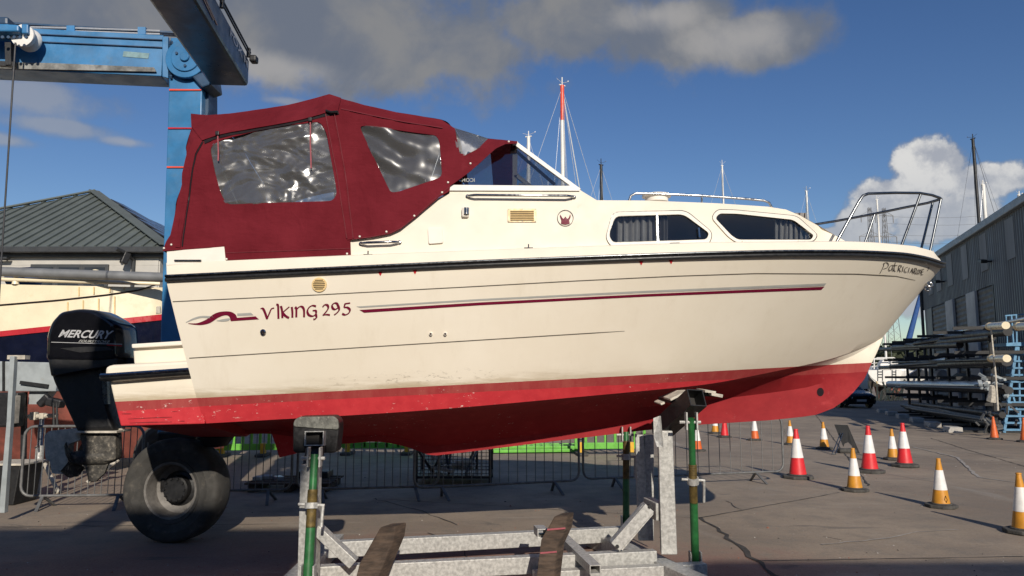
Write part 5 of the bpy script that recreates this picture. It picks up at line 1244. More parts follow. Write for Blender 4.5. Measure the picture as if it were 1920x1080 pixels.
b = B(); b.beam(WC + NL + Vector((-.1, .3, -.1)), WC + NL + Vector((-.1, 2.6, -.1)), .35, .5); b.build('wheel_carrier', 'blackmatt', ho, bevel=.02)

# ------------------------------------------------------------------ cradle under the boat
cr = thing('boat_cradle', (0, 7, 0), 'galvanised steel cradle with green screw props under the cruiser', 'boat cradle')
def cb(name, pa, pb, w, h, up=(0, 0, 1), m='galv', bevel=.006):
    b = B(); b.beam(pa, pb, w, h, up); return b.build(name, m, cr, bevel=bevel)
def ct(name, pa, pb, w, h, t=.008, m='galv', up=(0, 0, 1)):
    b = B(); b.hollow(pa, pb, w, h, t, up); return b.build(name, m, cr)
HB = .15
def GZ(px, py, z): return PZ(px, py, z)
nl, nr_ = GZ(560, 1065, .24), GZ(1232, 1033, .24)           # near rail, top front edge
d_ = (nr_ - nl).normalized(); nv2 = Vector((-d_.y, d_.x, 0))
cb('near_rail', nl + nv2 * .05 + Vector((0, 0, -.07)), nr_ + nv2 * .05 + Vector((0, 0, -.07)), .1, .14)
fl_, fr_ = GZ(640, 1016, .24), GZ(1170, 989, .24)
fd = (fr_ - fl_).normalized(); cb('far_rail', fl_ - fd * .25 + nv2 * .05 + Vector((0, 0, -.07)), fr_ + nv2 * .05 + Vector((0, 0, -.07)), .1, .14)
# feet: cross beams
e0 = GZ(1222, 1034, .17); e1 = GZ(1330, 1086, .17)
cb('cross_beam', Vector((nr_.x - .12, nr_.y - .25, .08)) + nv2 * 1.6, Vector((nr_.x + .28, nr_.y - .62, .08)), .16, .15)
cb('front_rail', GZ(1000, 1082, .1), GZ(1322, 1066, .1), .1, .1)
cb('cross_beam', Vector((nl.x - .05, nl.y - .8, .08)), Vector((nl.x - .1, nl.y + 1.7, .08)), .16, .15)
yfp = nr_.y - .02
def post(px0, px1, yt, yb, Y, name='post', hol=False):
    x = (px0 + px1) / 2; pb_, pt_ = P(x + (4 if x > 960 else -5), yb, Y), P(x - (5 if x > 960 else -0), yt, Y); w = (px1 - px0) / FPX * Y
    b = B(); b.beam(pb_, pt_, .15, w, (1, 0, 0)) if False else b.prism([P(px0 + (4 if x > 960 else -6), yb, Y), P(px1 + (6 if x > 960 else -4), yb, Y), P(px1 - 3 if x > 960 else px1, yt, Y), P(px0 - 2 if x > 960 else px0, yt, Y)], (.02, .15, 0)); return b.build(name, 'galv', cr, bevel=.006)
post(1236, 1264, 808, 1040, yfp); post(1193, 1210, 815, 1014, yfp + .62); post(563, 590, 872, 1090, 5.95)
p = yfp + .62; b = B(); b.prism([P(1208, 1014, p + .02), P(1226, 1014, p + .02), P(1226, 815, p + .02), P(1208, 815, p + .02)], (.02, .14, 0)); b.build('post', 'galv', cr, bevel=.006)
cb('post_tie', P(1216, 948, yfp + .35), P(1240, 960, yfp + .05), .1, .15)
ct('brace', P(1214, 953, yfp + .02), P(1156, 1021, yfp + .02), .09, .12, .01)
b = B(); b.beam(P(1216, 950, yfp), P(1152, 1023, yfp), .10, .13, (0, 1, 0)); b.build('brace', 'galv', cr, bevel=.006)
b = B(); b.beam(P(594, 990, 6.05), P(664, 1056, 6.05), .08, .11, (0, 1, 0)); b.build('brace', 'galv', cr, bevel=.006)
for pp in ((1218, 949), (1157, 1024)):
    p = P(*pp, yfp - .06); b = B(); b.tube([p, p + Vector((0, -.02, 0))], .016, 8); b.build('bolt', 'blackmatt', cr)
ct('side_tube', GZ(1056, 1024, .26) + Vector((0, .45, 0)), GZ(1116, 1068, .22), .09, .07, .007)
ct('side_tube', P(1010, 992, 6.9), P(1018, 1000, 6.5), .09, .07, .007)
# dark timbers leaning on the rails
def timber(pts, Y, ext):
    b = B(); pp = [P(x, y, Y + dy) for x, y, dy in pts]; b.prism(pp, ext); return b.build('timber', 'wood', cr, bevel=.01)
timber([(664, 1092, -.1), (674, 1056, -.05), (713, 988, .25), (742, 986, .25), (738, 1012, .16), (704, 1092, -.1)], 6.0, (.07, .15, .0))
timber([(1004, 1092, -.1), (1014, 1012, .12), (1039, 968, .32), (1064, 966, .32), (1060, 994, .22), (1045, 1026, .1), (1037, 1092, -.1)], 6.02, (.07, .15, .0))
for y_, xa_, xb_ in ((1037, 1013, 1044), (993, 1026, 1060)):
    b = B(); yy = 6.02 + (.06 if y_ > 1010 else .205); b.prism([P(xa_, y_ - 1.5, yy - .012), P(xb_, y_ - 4, yy - .012), P(xb_, y_ - 1, yy - .012), P(xa_, y_ + 1.8, yy - .012)], (0, .004, 0)); b.build('chalk_stripe', 'pink', cr)
# screw props
def prop(top, bot, Y0, Y1, yn, r_, dark=False):
    a_, c_ = P(*top, Y0), P(*bot, Y1); g_ = 'green'; o = bpy.data.objects.new('prop', None); COL.objects.link(o); o.parent = cr; o.location = c_ - cr.location; o.empty_display_size = .1
    f = lambda y: a_.lerp(c_, (y - top[1]) / (bot[1] - top[1]))
    b = B(); b.tube([a_, f(yn - 28)], r_ * .82, 14); b.build('upper_tube', 'green', o, smooth=50)
    b = B(); b.tube([f(yn - 30), f(yn + 2)], r_ * .92, 14)
    for k in range(9): q_ = f(yn - 29 + k * 3.2); b.tube([q_, q_ + Vector((0, 0, -.012))], r_ * 1.02, 14)
    b.build('thread', 'rust', o, smooth=50)
    b = B(); b.tube([f(yn - 5), f(yn + 6)], r_ * 1.45, 14); b.tube([f(yn) + Vector((-.1, -.01, .01)), f(yn) + Vector((.1, -.01, -.0))], .012, 8); b.tube([f(yn) + Vector((.09, -.02, 0)), f(yn + 40) + Vector((.085, -.02, 0))], .012, 8); b.build('collar', 'galv', o, smooth=40)
    b = B(); b.tube([f(yn + 4), f(yn + 42)], r_, 14); b.build('rusty_tube', 'rust', o, smooth=50)
    b = B(); b.tube([f(yn + 40), c_], r_ * 1.0, 14); b.build('lower_tube', 'green', o, smooth=50)
    b = B()
    for sg in (-1, 1):
        for q_, s_ in ((a_ + Vector((sg * r_ * 1.25, 0, -.02)), (.014, .07, .15)), (c_ + Vector((sg * r_ * 1.3, 0, .03)), (.014, .08, .16))): b = B(); b.box(q_, s_); b.build('fork_plate', 'galv', o, bevel=.003)
    b = B(); b.tube([a_ + Vector((-.1, 0, -.03)), a_ + Vector((.08, 0, -.03))], .014, 8); b.build('pin', 'galv', o); return o
prop((1296, 785), (1304, 1058), 6.45, GZ(1304, 1056, .1).y, 898, .035)
prop((590, 852), (577, 1088), 5.9, 5.75, 950, .037)
prop((1174, 810), (1174, 988), 7.9, 7.75, 858, .034)
# pads and arms
b = B(); b.hollow(P(1306.5, 745.5, 6.42), P(1238, 808, 7.0), .155, .155, .009, (0, .2, 1)); b.build('arm', 'blackmatt', cr)
b = B(); b.beam(P(1296, 756, 6.55), P(1240, 806, 7.0), .12, .12, (0, .2, 1)); b.build('arm_core', 'dark', cr)
b = B(); b.prism([P(1225, 784, 6.6), P(1236, 780, 6.6), P(1241, 838, 6.55), P(1232, 838, 6.55), P(1226, 820, 6.6)], (.02, .03, 0)); b.build('arm_plate', 'galv', cr)
pts_ = [(1254, 748), (1290, 733), (1340, 738), (1342, 744), (1296, 741), (1258, 756)]
b = B(); b.prism([P(x, y, 6.72) for x, y in pts_], (0, .5, .0)); b.build('pad', 'blackmatt', cr)
for q_ in ([(1256, 748), (1283, 735), (1298, 734), (1296, 737), (1284, 739), (1258, 752)], [(1322, 731), (1343, 734), (1342, 738), (1322, 736)], [(1334, 737), (1356, 740), (1355, 746), (1334, 742)], [(1238, 757), (1246, 753), (1247, 757), (1240, 760)]):
    b = B(); b.prism([P(x, y, 6.62) for x, y in q_], (0, .3, .01)); b.build('pad_edge', 'guard', cr, bevel=.004)
pad = roundoff([(548, 850), (549, 790), (558, 782), (626, 780), (635, 790), (635, 808), (630, 850)], 9)
b = B(); b.prism([P(x, y, 6.5) for x, y in pad], (.02, .12, .01)); b.build('pad', 'black', cr, bevel=.015)
pd2 = roundoff([(549, 800), (552, 787), (562, 782), (626, 780.5), (634, 788), (635, 806)], 6); b = B(); b.prism([P(x, y, 6.485) for x, y in pd2], (.0, .03, .0)); b.build('pad_face', mat('worn_grey_rubber', (.12, .12, .105), .7, 0, .4, 18, .3, 50, dirt=(.4, .38, .33), dirt_amt=.3), cr, bevel=.006)
b = B(); b.hollow(P(589, 822, 6.28), P(600, 822, 6.75), .155, .12, .008); b.build('arm', 'galv', cr)
b = B(); b.box(P(592, 821, 6.5), (.135, .3, .10)); b.build('arm_core', 'dark', cr)
b = B(); b.prism([P(573, 838, 6.32), P(604, 838, 6.32), P(598, 874, 6.2), P(566, 874, 6.2)], (0, .12, 0)); b.build('arm_bracket', 'blackmatt', cr, bevel=.01)
# far side posts
for (px, Y) in ((600, 9.2),):
    p = P(px, 900, Y); b = B(); b.beam(Vector((p.x, Y, 0)), Vector((p.x, Y - .2, 1.05)), .06, .06); b.build('far_prop', 'green', cr)
p = P(560, 833, YC); b = B(); b.prism([P(508, 808, YC - .03), P(524, 858, YC - .03), P(553, 851, YC - .03), P(580, 815, YC - .03)], (0, .06, 0)); b.build('rudder_skeg', 'hull', boat)
b = B(); b.lathe([(.001, -.12), (.12, -.1), (.2, 0), (.12, .1), (.001, .12)], 12, P(405, 818, YC + .2)); b.build('stern_fitting', 'blackmatt', boat, smooth=40)

# keel blocks under the cruiser, resting on the far rail: hidden mostly by the timbers

# ------------------------------------------------------------------ crowd barriers
_bar = {}
def barrier(pl, pr, H, label, m='fence', lift_=.0, bars=17):
    pl, pr = Vector((pl.x, pl.y, 0)), Vector((pr.x, pr.y, 0)); t = thing('crowd_barrier', pl, label, 'barrier', 'crowd barriers behind the boat'); d = pr - pl; Lg = d.length; u = d.normalized(); up = Vector((0, 0, 1)); z0, z1, r_ = .17, H, .13
    def q(s, z): return pl + u * s + up * z
    loop = []
    for cx_, cz_, a0 in ((Lg - r_, z0 + r_, -90), (Lg - r_, z1 - r_, 0), (r_, z1 - r_, 90), (r_, z0 + r_, 180)):
        for k in range(5): an = R(a0 + 90 * k / 4); loop.append(q(cx_ + r_ * math.cos(an), cz_ + r_ * math.sin(an)))
    b = B(); b.tube(loop, .019, 7, closed=True); b.build('frame', m, t, smooth=60)
    key = (round(H, 2), m)
    for k in range(bars):
        s = Lg * (k + 1) / (bars + 1)
        if key not in _bar:
            b = B(); b.tube([Vector((0, 0, z0)), Vector((0, 0, z1))], .0065, 5); b.v = [v + q(s, 0) for v in b.v]; o = b.build('bar', m, t); off = q(s, 0) - pl
            for v in o.data.vertices: v.co -= off
            o.location = off; _bar[key] = o
        else: inst(_bar[key], 'bar', t, q(s, 0))
    nn2 = Vector((-u.y, u.x, 0))
    for s in (.12 * Lg + .1, .88 * Lg - .1):
        b = B(); 
        for sg in (-1, 1): b.beam(q(s, z0), q(s, 0) + nn2 * .24 * sg + u * .05, .04, .02); 
        b.build('foot', m, t)
    b = B(); b.tube([q(Lg, z1 - .3), q(Lg + .06, z1 - .3), q(Lg + .06, z1 - .22)], .01, 5); b.build('hook', m, t)
    return t
bk = [((1094, 919), (1470, 903), 'rightmost crowd barrier, sunlit beside the red cones'), ((776, 938), (1086, 922), 'crowd barrier below the keel in front of the wire cage'), ((556, 941), (822, 934), 'crowd barrier right behind the left cradle post'), ((300, 944), (545, 942), 'crowd barrier between the hoist wheel and the cradle'), ((36, 955), (262, 952), 'crowd barrier behind the outboard propeller at far left')]
for (a_, c_, lb) in bk: barrier(PZ(*a_), PZ(*c_), 1.08 if a_[0] > 30 else 1.0, lb, 'fence')

# ------------------------------------------------------------------ traffic cones
def cone_proto(name, H, body, tip, lo, hi, label):
    t = thing('traffic_cone', (0, -40, 0), label, 'cone', 'traffic cones round the boat'); o = Vector((0, -40, 0)); rb, rt_ = H * .185, H * .035
    def r(z): return rb + (rt_ - rb) * z / H
    zb = .05 * H / .75
    b = B(); s = H * .30; pts = [o + Vector((s * math.cos(R(22.5 + 45 * k)) * 1.05, s * math.sin(R(22.5 + 45 * k)) * 1.05, 0)) for k in range(8)]; b.prism(pts, (0, 0, zb)); b.lathe([(rb * 1.15, zb), (rb * 1.08, zb + .02)], 20, o); b.build('base', 'cbase', t, bevel=.012)
    b = B(); b.lathe([(r(zb), zb), (r(H * lo), H * lo)], 24, o); b.build('cone_body', body, t, smooth=50)
    b = B(); b.lathe([(r(H * lo) + .003, H * lo), (r(H * hi) + .003, H * hi)], 24, o); b.build('reflective_sleeve', 'cwhite', t, smooth=50)
    b = B(); b.lathe([(r(H * hi), H * hi), (r(H * .97), H * .97), (r(H * .97) * 1.25, H * .975), (r(H) * 1.2, H * .995), (r(H) * .5, H)], 20, o); b.build('cone_tip', tip, t, smooth=50); return t
cones = [  # px, ytop, ybase, kind, label
 (1496.5, 804, 897, 'r', 'red and white cone nearest the sunlit crowd barrier'), (1631, 798, 886, 'r', 'red and white cone just right of the A-frame sign'), (1697, 793, 875, 'r', 'red and white cone furthest right of the red ones'),
 (1603, 840, 921, 'a', 'amber and white cone in front of the A-frame sign'), (1765, 859, 951, 'a', 'amber cone with a small diamond mark on its body'), (1920, 886, 999, 'a', 'amber cone cut by the right edge of the picture'),
 (1674.5, 804, 862, 'a', 'amber cone between the two tall red cones'), (1546, 791, 842, 'a', 'amber cone with bluish sleeve beside the A-frame sign'), (1482.5, 788, 834, 'a', 'amber cone behind the corner of the sunlit barrier'),
 (1415.5, 780, 826, 'o', 'orange based cone behind the bars of the sunlit barrier'), (1358.5, 776, 820, 'rr', 'plain red cone under the red forefoot'), (1341, 772, 813, 'aw', 'amber cone furthest back, just left of the plain red one'), (1308, 796, 846, 'o', 'orange and white cone beside the green prop'),
 (1865, 781, 824, 'oo', 'plain orange cone with black foot by the blue steps'), (1922, 783, 829, 'oo', 'plain orange cone cut off beside the foot of the blue steps')]
kinds = {'r': ('cred', 'cred', .42, .80), 'a': ('camber', 'camber', .36, .76), 'o': ('corange', 'corange', .40, .80), 'rr': ('cred', 'cred', .93, .95), 'aw': ('camber', 'camber', .36, .76), 'oo': ('corange', 'corange', .92, .93)}
protos = {}
rnd = random.Random(3)
for px, yt, yb, kd, lb in cones:
    base = PZ(px, yb); H = P(px, yt, base.y).z; b_, tcol, lo, hi = kinds[kd]
    if kd not in protos:
        protos[kd] = (cone_proto('c', .75, b_, tcol, lo, hi, lb), .75); t = protos[kd][0]
        if kd in ('rr', 'oo'):
            for ch in list(t.children):
                if ch.name.startswith('reflective_sleeve'): bpy.data.objects.remove(ch)
    else: t = copy_tree(protos[kd][0]); t['label'] = lb
    k = H / .75; t.location = base; t.rotation_euler = (rnd.uniform(-.02, .02), rnd.uniform(-.02, .02), rnd.uniform(0, 1.5)); t.scale = (k, k, k)
dm = [o for o in bpy.data.objects if o.get('label', '').startswith('amber cone with a small diamond')][0]
dm.rotation_euler = (0, 0, .0)
b = B(); o = dm.location
def conept(u, z):
    k = dm.scale[0]; rr = (.185 * .75 + (.035 - .185) * z) * k + .003; return o + Vector((rr * math.sin(u), -rr * math.cos(u), z * k))
for (u0, z0), (u1, z1) in (((.1, .09), (.28, .135)), ((.28, .135), (.1, .19)), ((.1, .19), (-.08, .135)), ((-.08, .135), (.1, .09))): b.beam(conept(u0, z0), conept(u1, z1), .008, .003)
mk = b.build('diamond_mark', 'darkv', None, loc=o); mk.parent = dm; k = dm.scale[0]
for v in mk.data.vertices: v.co /= k
mk.location = (0, 0, 0)

# ------------------------------------------------------------------ A-frame sign seen from behind
p0 = PZ(1588, 850); sg = thing('frame_sign', p0, 'black folding road sign seen from behind, leaning on its struts', 'sign')
Y = p0.y
sp = [P(1564, 796, Y - .1), P(1589, 797, Y - .02), P(1613, 853, Y + .0), P(1600, 852, Y), P(1597, 836, Y), P(1590, 829, Y - .03), P(1583, 832, Y - .05), P(1581, 838, Y - .06)]
b = B(); b.prism(sp, (.02, .03, 0)); b.build('sign_board', 'blackmatt', sg, bevel=.004)
b = B(); b.tube([P(1580, 812, Y - .1), P(1566, 852, Y - .35)], .012, 6); b.tube([P(1576, 812, Y - .1), P(1560, 852, Y - .35)], .012, 6); b.beam(P(1560, 851, Y - .35), P(1568, 851, Y - .35), .02, .02); b.build('strut', 'steel', sg)
b = B(); b.box(PZ(1578, 848) + Vector((.05, -.15, .05)), (.4, .22, .1)); b.build('sand_bag', 'cbase', sg, bevel=.04)

# ------------------------------------------------------------------ things on the ground behind the barriers
sgp = PZ(848, 909); cgw = .98
cage = thing('wire_cage', sgp, 'wire stillage cage of metal poles behind the barriers', 'cage')
x0_, x1_ = P(780, 900, sgp.y).x, P(919, 900, sgp.y).x; zt = P(850, 836, sgp.y).z
b = B()
for x in (x0_, x1_):
    for y in (sgp.y, sgp.y + .9): b.beam(Vector((x, y, 0)), Vector((x, y, zt)), .05, .05)
for z in (.12, zt):
    for y in (sgp.y, sgp.y + .9): b.beam(Vector((x0_, y, z)), Vector((x1_, y, z)), .04, .04)
    for x in (x0_, x1_): b.beam(Vector((x, sgp.y, z)), Vector((x, sgp.y + .9, z)), .04, .04)
b.build('frame', 'blackmatt', cage)
b = B()
for k in range(1, 18): x = x0_ + (x1_ - x0_) * k / 18; b.beam(Vector((x, sgp.y + .01, .12)), Vector((x, sgp.y + .01, zt)), .008, .008)
for k in range(1, 9): z = .12 + (zt - .12) * k / 9; b.beam(Vector((x0_, sgp.y + .02, z)), Vector((x1_, sgp.y + .02, z)), .008, .008)
b.build('mesh_panel', 'blackmatt', cage, kind='stuff')
b = B(); b.box(((x0_ + x1_) / 2, sgp.y + .45, .12), (x1_ - x0_, .9, .03)); b.build('floor', 'blackmatt', cage)
for k in range(9):
    xx = x0_ + .15 + (x1_ - x0_ - .3) * rnd.random(); b = B(); b.tube([Vector((xx, sgp.y + rnd.uniform(.1, .8), .15)), Vector((xx + rnd.uniform(-.35, .35), sgp.y + rnd.uniform(.1, .8), zt + rnd.uniform(-.1, .25)))], .022, 7); b.build('pole', 'blackmatt' if k % 3 else 'fence', cage)
for k in range(7): b = B(); b.beam(Vector((x0_ + .1 + rnd.random() * .8, sgp.y + rnd.uniform(.05, .5), .2 + .03 * k)), Vector((x0_ + .2 + rnd.random() * .8, sgp.y + rnd.uniform(.1, .7), .2 + .03 * k)), .07, .05); b.build('clamp', 'galv' if k % 2 else 'guard', cage, bevel=.008)
def green_panel(p, w, H, label, yaw=0.0):
    t = thing('plastic_barrier', p, label, 'barrier', 'lime green plastic barriers in the yard'); c, s = math.cos(yaw), math.sin(yaw); q = lambda x, z, y=0: p + Vector((x * c - y * s, x * s + y * c, z))
    b = B()
    for z, h in ((.2, .14), (H * .62, .12), (H - .06, .12)): b.beam(q(0, z), q(w, z), .05, h)
    for k in range(8): b.beam(q(w * k / 7, .15), q(w * k / 7, H), .05, .06)
    b.build('panel', 'lime', t, bevel=.01)
    for x in (.12, w - .3): b = B(); b.box(q(x, .14, -.0), (.10, .14, .28)); b.build('clip', 'yellow', t, bevel=.01); b = B(); b.prism([q(x - .12, 0, -.3), q(x + .12, 0, -.3), q(x + .12, 0, .3), q(x - .12, 0, .3)], (0, 0, .06)); b.build('foot', 'cbase', t, bevel=.02)
for (px, yb, w, lb, yw) in [(405, 856, 1.3, 'lime green plastic barrier standing behind the hoist wheel', .1), (642, 852, 1.75, 'lime green plastic barrier standing right of the left pad', 0), (1080, 853, 1.55, 'lime green plastic barrier standing near the far prop', .05)]:
    green_panel(PZ(px, yb), w, 1.0, lb, yw)
for k, (px, py, w, yw, lb) in enumerate([(925, 851, 2.0, .12, 'lime green barrier lying lowest in the pile'), (940, 846, 1.9, .02, 'lime green barrier lying in the middle of the pile'), (955, 841, 1.9, -.08, 'lime green barrier lying on top of the pile')]):
    p = PZ(px, py + 2 if k else py); t = thing('plastic_barrier', p, lb, 'barrier', 'lime green plastic barriers in the yard'); c, s = math.cos(yw), math.sin(yw); z = .06 + .0 * k; q = lambda x, y: p + Vector((x * c - y * s, x * s + y * c, z + .05 * (k % 2)))
    b = B()
    for y in (0, .35, .7): b.beam(q(0, y), q(w, y), .1, .07)
    for j in range(9): b.beam(q(w * j / 8, 0), q(w * j / 8, .7), .06, .06)
    b.build('panel', 'lime', t, bevel=.01)
# pallet
p = PZ(466, 923); t = thing('pallet', p, 'low dark wooden pallet on the shaded concrete', 'pallet')
for k in range(5): b = B(); b.box(p + Vector((.6, .2 * k, .13)), (1.3, .12, .022)); b.build('board', 'wood', t)
for k in range(3): b = B(); b.box(p + Vector((.05 + .55 * k, .4, .06)), (.1, .9, .1)); b.build('block', 'wood', t)
p = PZ(590, 910); b = B(); b.box(p + Vector((0, 0, .12)), (.5, .4, .24)); o = b.build('crate', 'blackmatt', loc=p, bevel=.02); tag(o, 'low black crate behind the left cradle post', 'crate')
for k, (px, py, c) in enumerate([(484, 916, 'guard'), (502, 914, 'conc'), (522, 916, 'paleblue')]):
    p = PZ(px, py); b = B(); b.box(p + Vector((0, 0, .13)), (.13, .2, .12), Matrix.Rotation(.3 * k, 3, 'Z')); o = b.build('offcut_block', c, loc=p, bevel=.01); tag(o, ['brownish block resting on the pallet', 'pale concrete block in the middle of the pallet', 'bluish block at the right end of the pallet'][k], 'block', 'blocks on the pallet')

# ------------------------------------------------------------------ big cream boat behind the outboard
bb = thing('fishing_boat', (-9, 14, 0), 'big cream and navy boat with red stripe behind the outboard', 'boat')
YB = 13.2
bx = [(-420, 0), (-100, .6), (100, .9), (250, .75), (340, .35), (400, -.3)]
def BS(px, py, off=0.0): return P(px, py, YB - interp([(-420, -.5), (0, .15), (160, .1), (300, -.35), (360, -.9), (420, -1.7)], px) - off)
xs_ = list(range(-420, 421, 20))
def brow(tr, off=0.0): return [BS(x, interp(tr, x), off) for x in xs_]
top_ = [(-420, 521), (0, 533), (305, 539), (420, 541)]; shr = [(-420, 622), (0, 571), (110, 562), (200, 552), (260, 543), (302, 530), (420, 505)]
s1_, s2_ = [(-420, 660), (0, 621), (305, 589), (420, 578)], [(-420, 672), (0, 631), (305, 600), (420, 588)]; nv_b = [(-420, 706), (0, 690), (305, 672), (420, 665)]
kl = [(-420, 880), (0, 868), (250, 858), (420, 840)]
b = B(); b.grid([brow(top_, -.25), brow(top_), brow([(x, max(y, interp(top_, x) + 2)) for x, y in shr])]); b.build('bulwark', 'cream', bb, smooth=50)
b = B(); b.grid([brow([(x, max(y, interp(top_, x) + 2)) for x, y in shr], .02), brow(s1_, .03)]); b.build('topside', 'cream', bb, smooth=50)
b = B(); b.grid([brow(s1_, .05), brow(s2_, .05)]); b.build('rubbing_strake', 'redp', bb, smooth=50)
b = B(); b.grid([brow(s2_, .03), brow(nv_b, -.05)]); b.build('navy_band', 'navy', bb, smooth=50)
b = B(); b.grid([brow(nv_b, -.05), brow([(-420, 800), (420, 760)], -.35), brow(kl, -1.1)]); b.build('bottom', 'antif', bb, smooth=50)
dk = brow(top_, -.02); b = B(); b.grid([[p + Vector((0, 0, -.25)) for p in dk], [p + Vector((0, 3.4, -.25)) for p in dk], [Vector((p.x, p.y + 3.4, .9)) for p in dk]]); b.build('deck', 'cream', bb)
b = B(); b.tube([BS(x, interp(shr, x) + 1, .03) for x in xs_ if x < 310], .014, 5); b.build('sheer_line', 'darkv', bb)
rail = [BS(x, 523.5 + (x * .028), .02) for x in range(-300, 320, 20)]
b = B(); b.tube(rail, .036, 8); b.build('bulwark_rail', 'cream', bb, smooth=50)
for x in (-120, 29, 178): b = B(); b.lathe([(.06, 0), (.05, .05), (.035, .1), (.05, .2), (.05, .26)], 10, BS(x, 533, .0)); b.build('rail_post', 'cream', bb, smooth=50)
for x in (148, 176, 206, 233): b = B(); b.beam(BS(x, 538, .012), BS(x, interp(shr, x) - 3, .012), .012, .02); b.build('plank_seam', 'yel', bb)
for x in (127, 156, 185, 215): b = B(); b.beam(BS(x, interp(shr, x) + 6, .034), BS(x, interp(s1_, x) - 8, .034), .016, .02); b.build('plank_seam', 'yel', bb)
b = B(); b.prism([BS(292, 574, .05), BS(300, 573, .05), BS(301, 588, .05), BS(291, 589, .05)], (0, .05, 0)); b.build('fender_pad', 'guard', bb, bevel=.02)
p0, p1 = P(-120, 505, YB - .2), P(302, 520, YB - .2); b = B(); b.tube([p0, p1, p1 + (p1 - p0) * .1], .085, 12); o = b.build('lowered_mast', mat('weathered_grey_tube', (.20, .205, .21), .5, .2, .15, 3), loc=p0, smooth=50); tag(o, 'long grey mast laid along the cream bulwark', 'mast')
p = P(45, 521, YB + .3); b = B(); b.lathe([(.02, -.3), (.15, -.26), (.19, -.1), (.2, .1), (.16, .25), (.03, .3)], 16, p, Matrix.Rotation(R(90), 3, 'Y')); o = b.build('rolled_cover', 'bluecover', loc=p, smooth=60); tag(o, 'blue rolled cover on the deck of the cream boat', 'cover')
# its cradle and odds and ends at the left edge
sc2 = thing('steel_trestle', P(50, 720, 11.4), 'grey steel beam trestle in front of the rust red hull', 'trestle')
Y2 = 11.2
b = B(); b.prism([P(-60, 676, Y2), P(112, 680, Y2), P(108, 734, Y2), P(-60, 734, Y2)], (0, .35, 0)); b.build('beam', 'greysteel', sc2, bevel=.015)
b = B(); b.prism([P(4, 677, Y2 - .02), P(8, 677, Y2 - .02), P(8, 734, Y2 - .02), P(4, 734, Y2 - .02)], (0, .03, 0)); b.build('weld_strip', 'blackmatt', sc2)
b = B(); b.beam(P(38, 717, Y2 - .03), P(90, 724, Y2 - .03), .03, .05); b.build('handle', 'blackmatt', sc2)
b = B(); b.prism([P(55, 734, Y2 + .1), P(92, 734, Y2 + .1), P(76, 758, Y2 + .1), P(52, 758, Y2 + .1)], (0, .2, 0)); b.build('gusset', 'greysteel', sc2)
b = B(); b.beam(P(46, 735, Y2 + .1), P(44, 862, Y2 + .1), .06, .06); b.beam(P(46, 862, Y2 + .1), Vector((P(44, 862, Y2 + .1).x, Y2 + .1, 0)), .06, .06); b.build('post', 'blackmatt', sc2)
b = B(); b.beam(P(74, 760, Y2 - .05), P(92, 742, Y2 - .05), .1, .1); b.beam(P(90, 752, Y2 - .05), P(118, 758, Y2 - .05), .16, .12); b.build('clamp', 'blackmatt', sc2, bevel=.02)
for x in (100, 106): b = B(); b.tube([P(x, 755, Y2 - .12), P(x + 1, 800, Y2 - .12)], [.014, .02], 6); b.build('hanging_rod', 'blackmatt', sc2)
b = B(); b.box(P(18, 768, Y2 - .1), (.35, .2, .5)); b.build('winch_box', 'blackmatt', sc2, bevel=.03); b = B(); b.box(P(26, 768, Y2 - .25), (.1, .12, .4)); b.build('winch_plate', 'guard', sc2, bevel=.01)
pp = thing('boat_prop', PZ(68, 930), 'steel screw prop standing under the rust red hull', 'prop')
Y3 = PZ(68, 930).y
b = B(); b.tube([P(79, 783, Y3 + .3), P(75, 838, Y3 + .1)], .035, 10); b.build('screw', 'steel', pp, smooth=50)
b = B(); b.tube([P(75, 836, Y3 + .1), P(68, 930, Y3)], .055, 10); b.build('tube', 'galv', pp, smooth=50)
b = B(); b.tube([P(52, 781, Y3 + .3), P(108, 779, Y3 + .3)], .035, 8); b.box(P(64, 780, Y3 + .3), (.09, .1, .12)); b.box(P(80, 780, Y3 + .3), (.07, .09, .09)); b.build('clamp_bar', 'guard', pp, bevel=.01)
b = B(); b.tube([P(73, 836, Y3 + .05), P(66, 840, Y3 - .1)], .012, 6); b.build('handle', 'steel', pp)
for k, (px, py) in enumerate([(110, 925), (163, 905)]):
    pq = PZ(px, py); b = B(); b.tube([P(84 if k == 0 else 222, 870 if k == 0 else 862, pq.y + .3), pq], .03, 8); o = b.build('boat_prop', 'guard', loc=pq); tag(o, ['slanting bare pole leaning behind the propeller guard', 'short slanting pole right of the propeller'][k], 'prop')
pq = P(5, 950, 9.2); b = B(); b.prism([P(18, 668, 9.2), P(27, 668, 9.2), P(20, 790, 9.2), P(8, 962, 9.2), P(-3, 962, 9.2), P(12, 790, 9.2)], (0, .07, 0)); st_ = b.build('steel_post', 'greysteel', loc=pq, bevel=.006); tag(st_, 'slanting galvanised steel post at the left edge', 'post')
b = B(); b.box(P(35, 670, 9.3), (.22, .1, .05)); cp = b.build('cap_plate', 'guard', st_); 
cab_ = thing('control_box', PZ(30, 948), 'dark steel control box standing at the left edge', 'box')
p = PZ(5, 948); q_ = PZ(47, 945); hgt = P(10, 873, p.y).z
b = B(); b.prism([Vector((P(-30, 948, p.y).x, p.y, 0)), Vector((q_.x - .08, p.y, 0)), Vector((q_.x - .02, p.y, hgt)), Vector((P(-30, 948, p.y).x, p.y, hgt))], (0, .5, 0)); b.build('body', 'blackmatt', cab_, bevel=.015)
b = B(); b.box(((P(-30, 948, p.y).x + q_.x) / 2, p.y + .25, hgt + .015), (q_.x - P(-30, 948, p.y).x + .05, .56, .03)); b.build('lid', 'guard', cab_, bevel=.006)
b = B(); b.box((P(15, 900, p.y).x, p.y - .01, hgt * .55), (.05, .03, hgt * .75)); b.build('strip', 'guard', cab_)

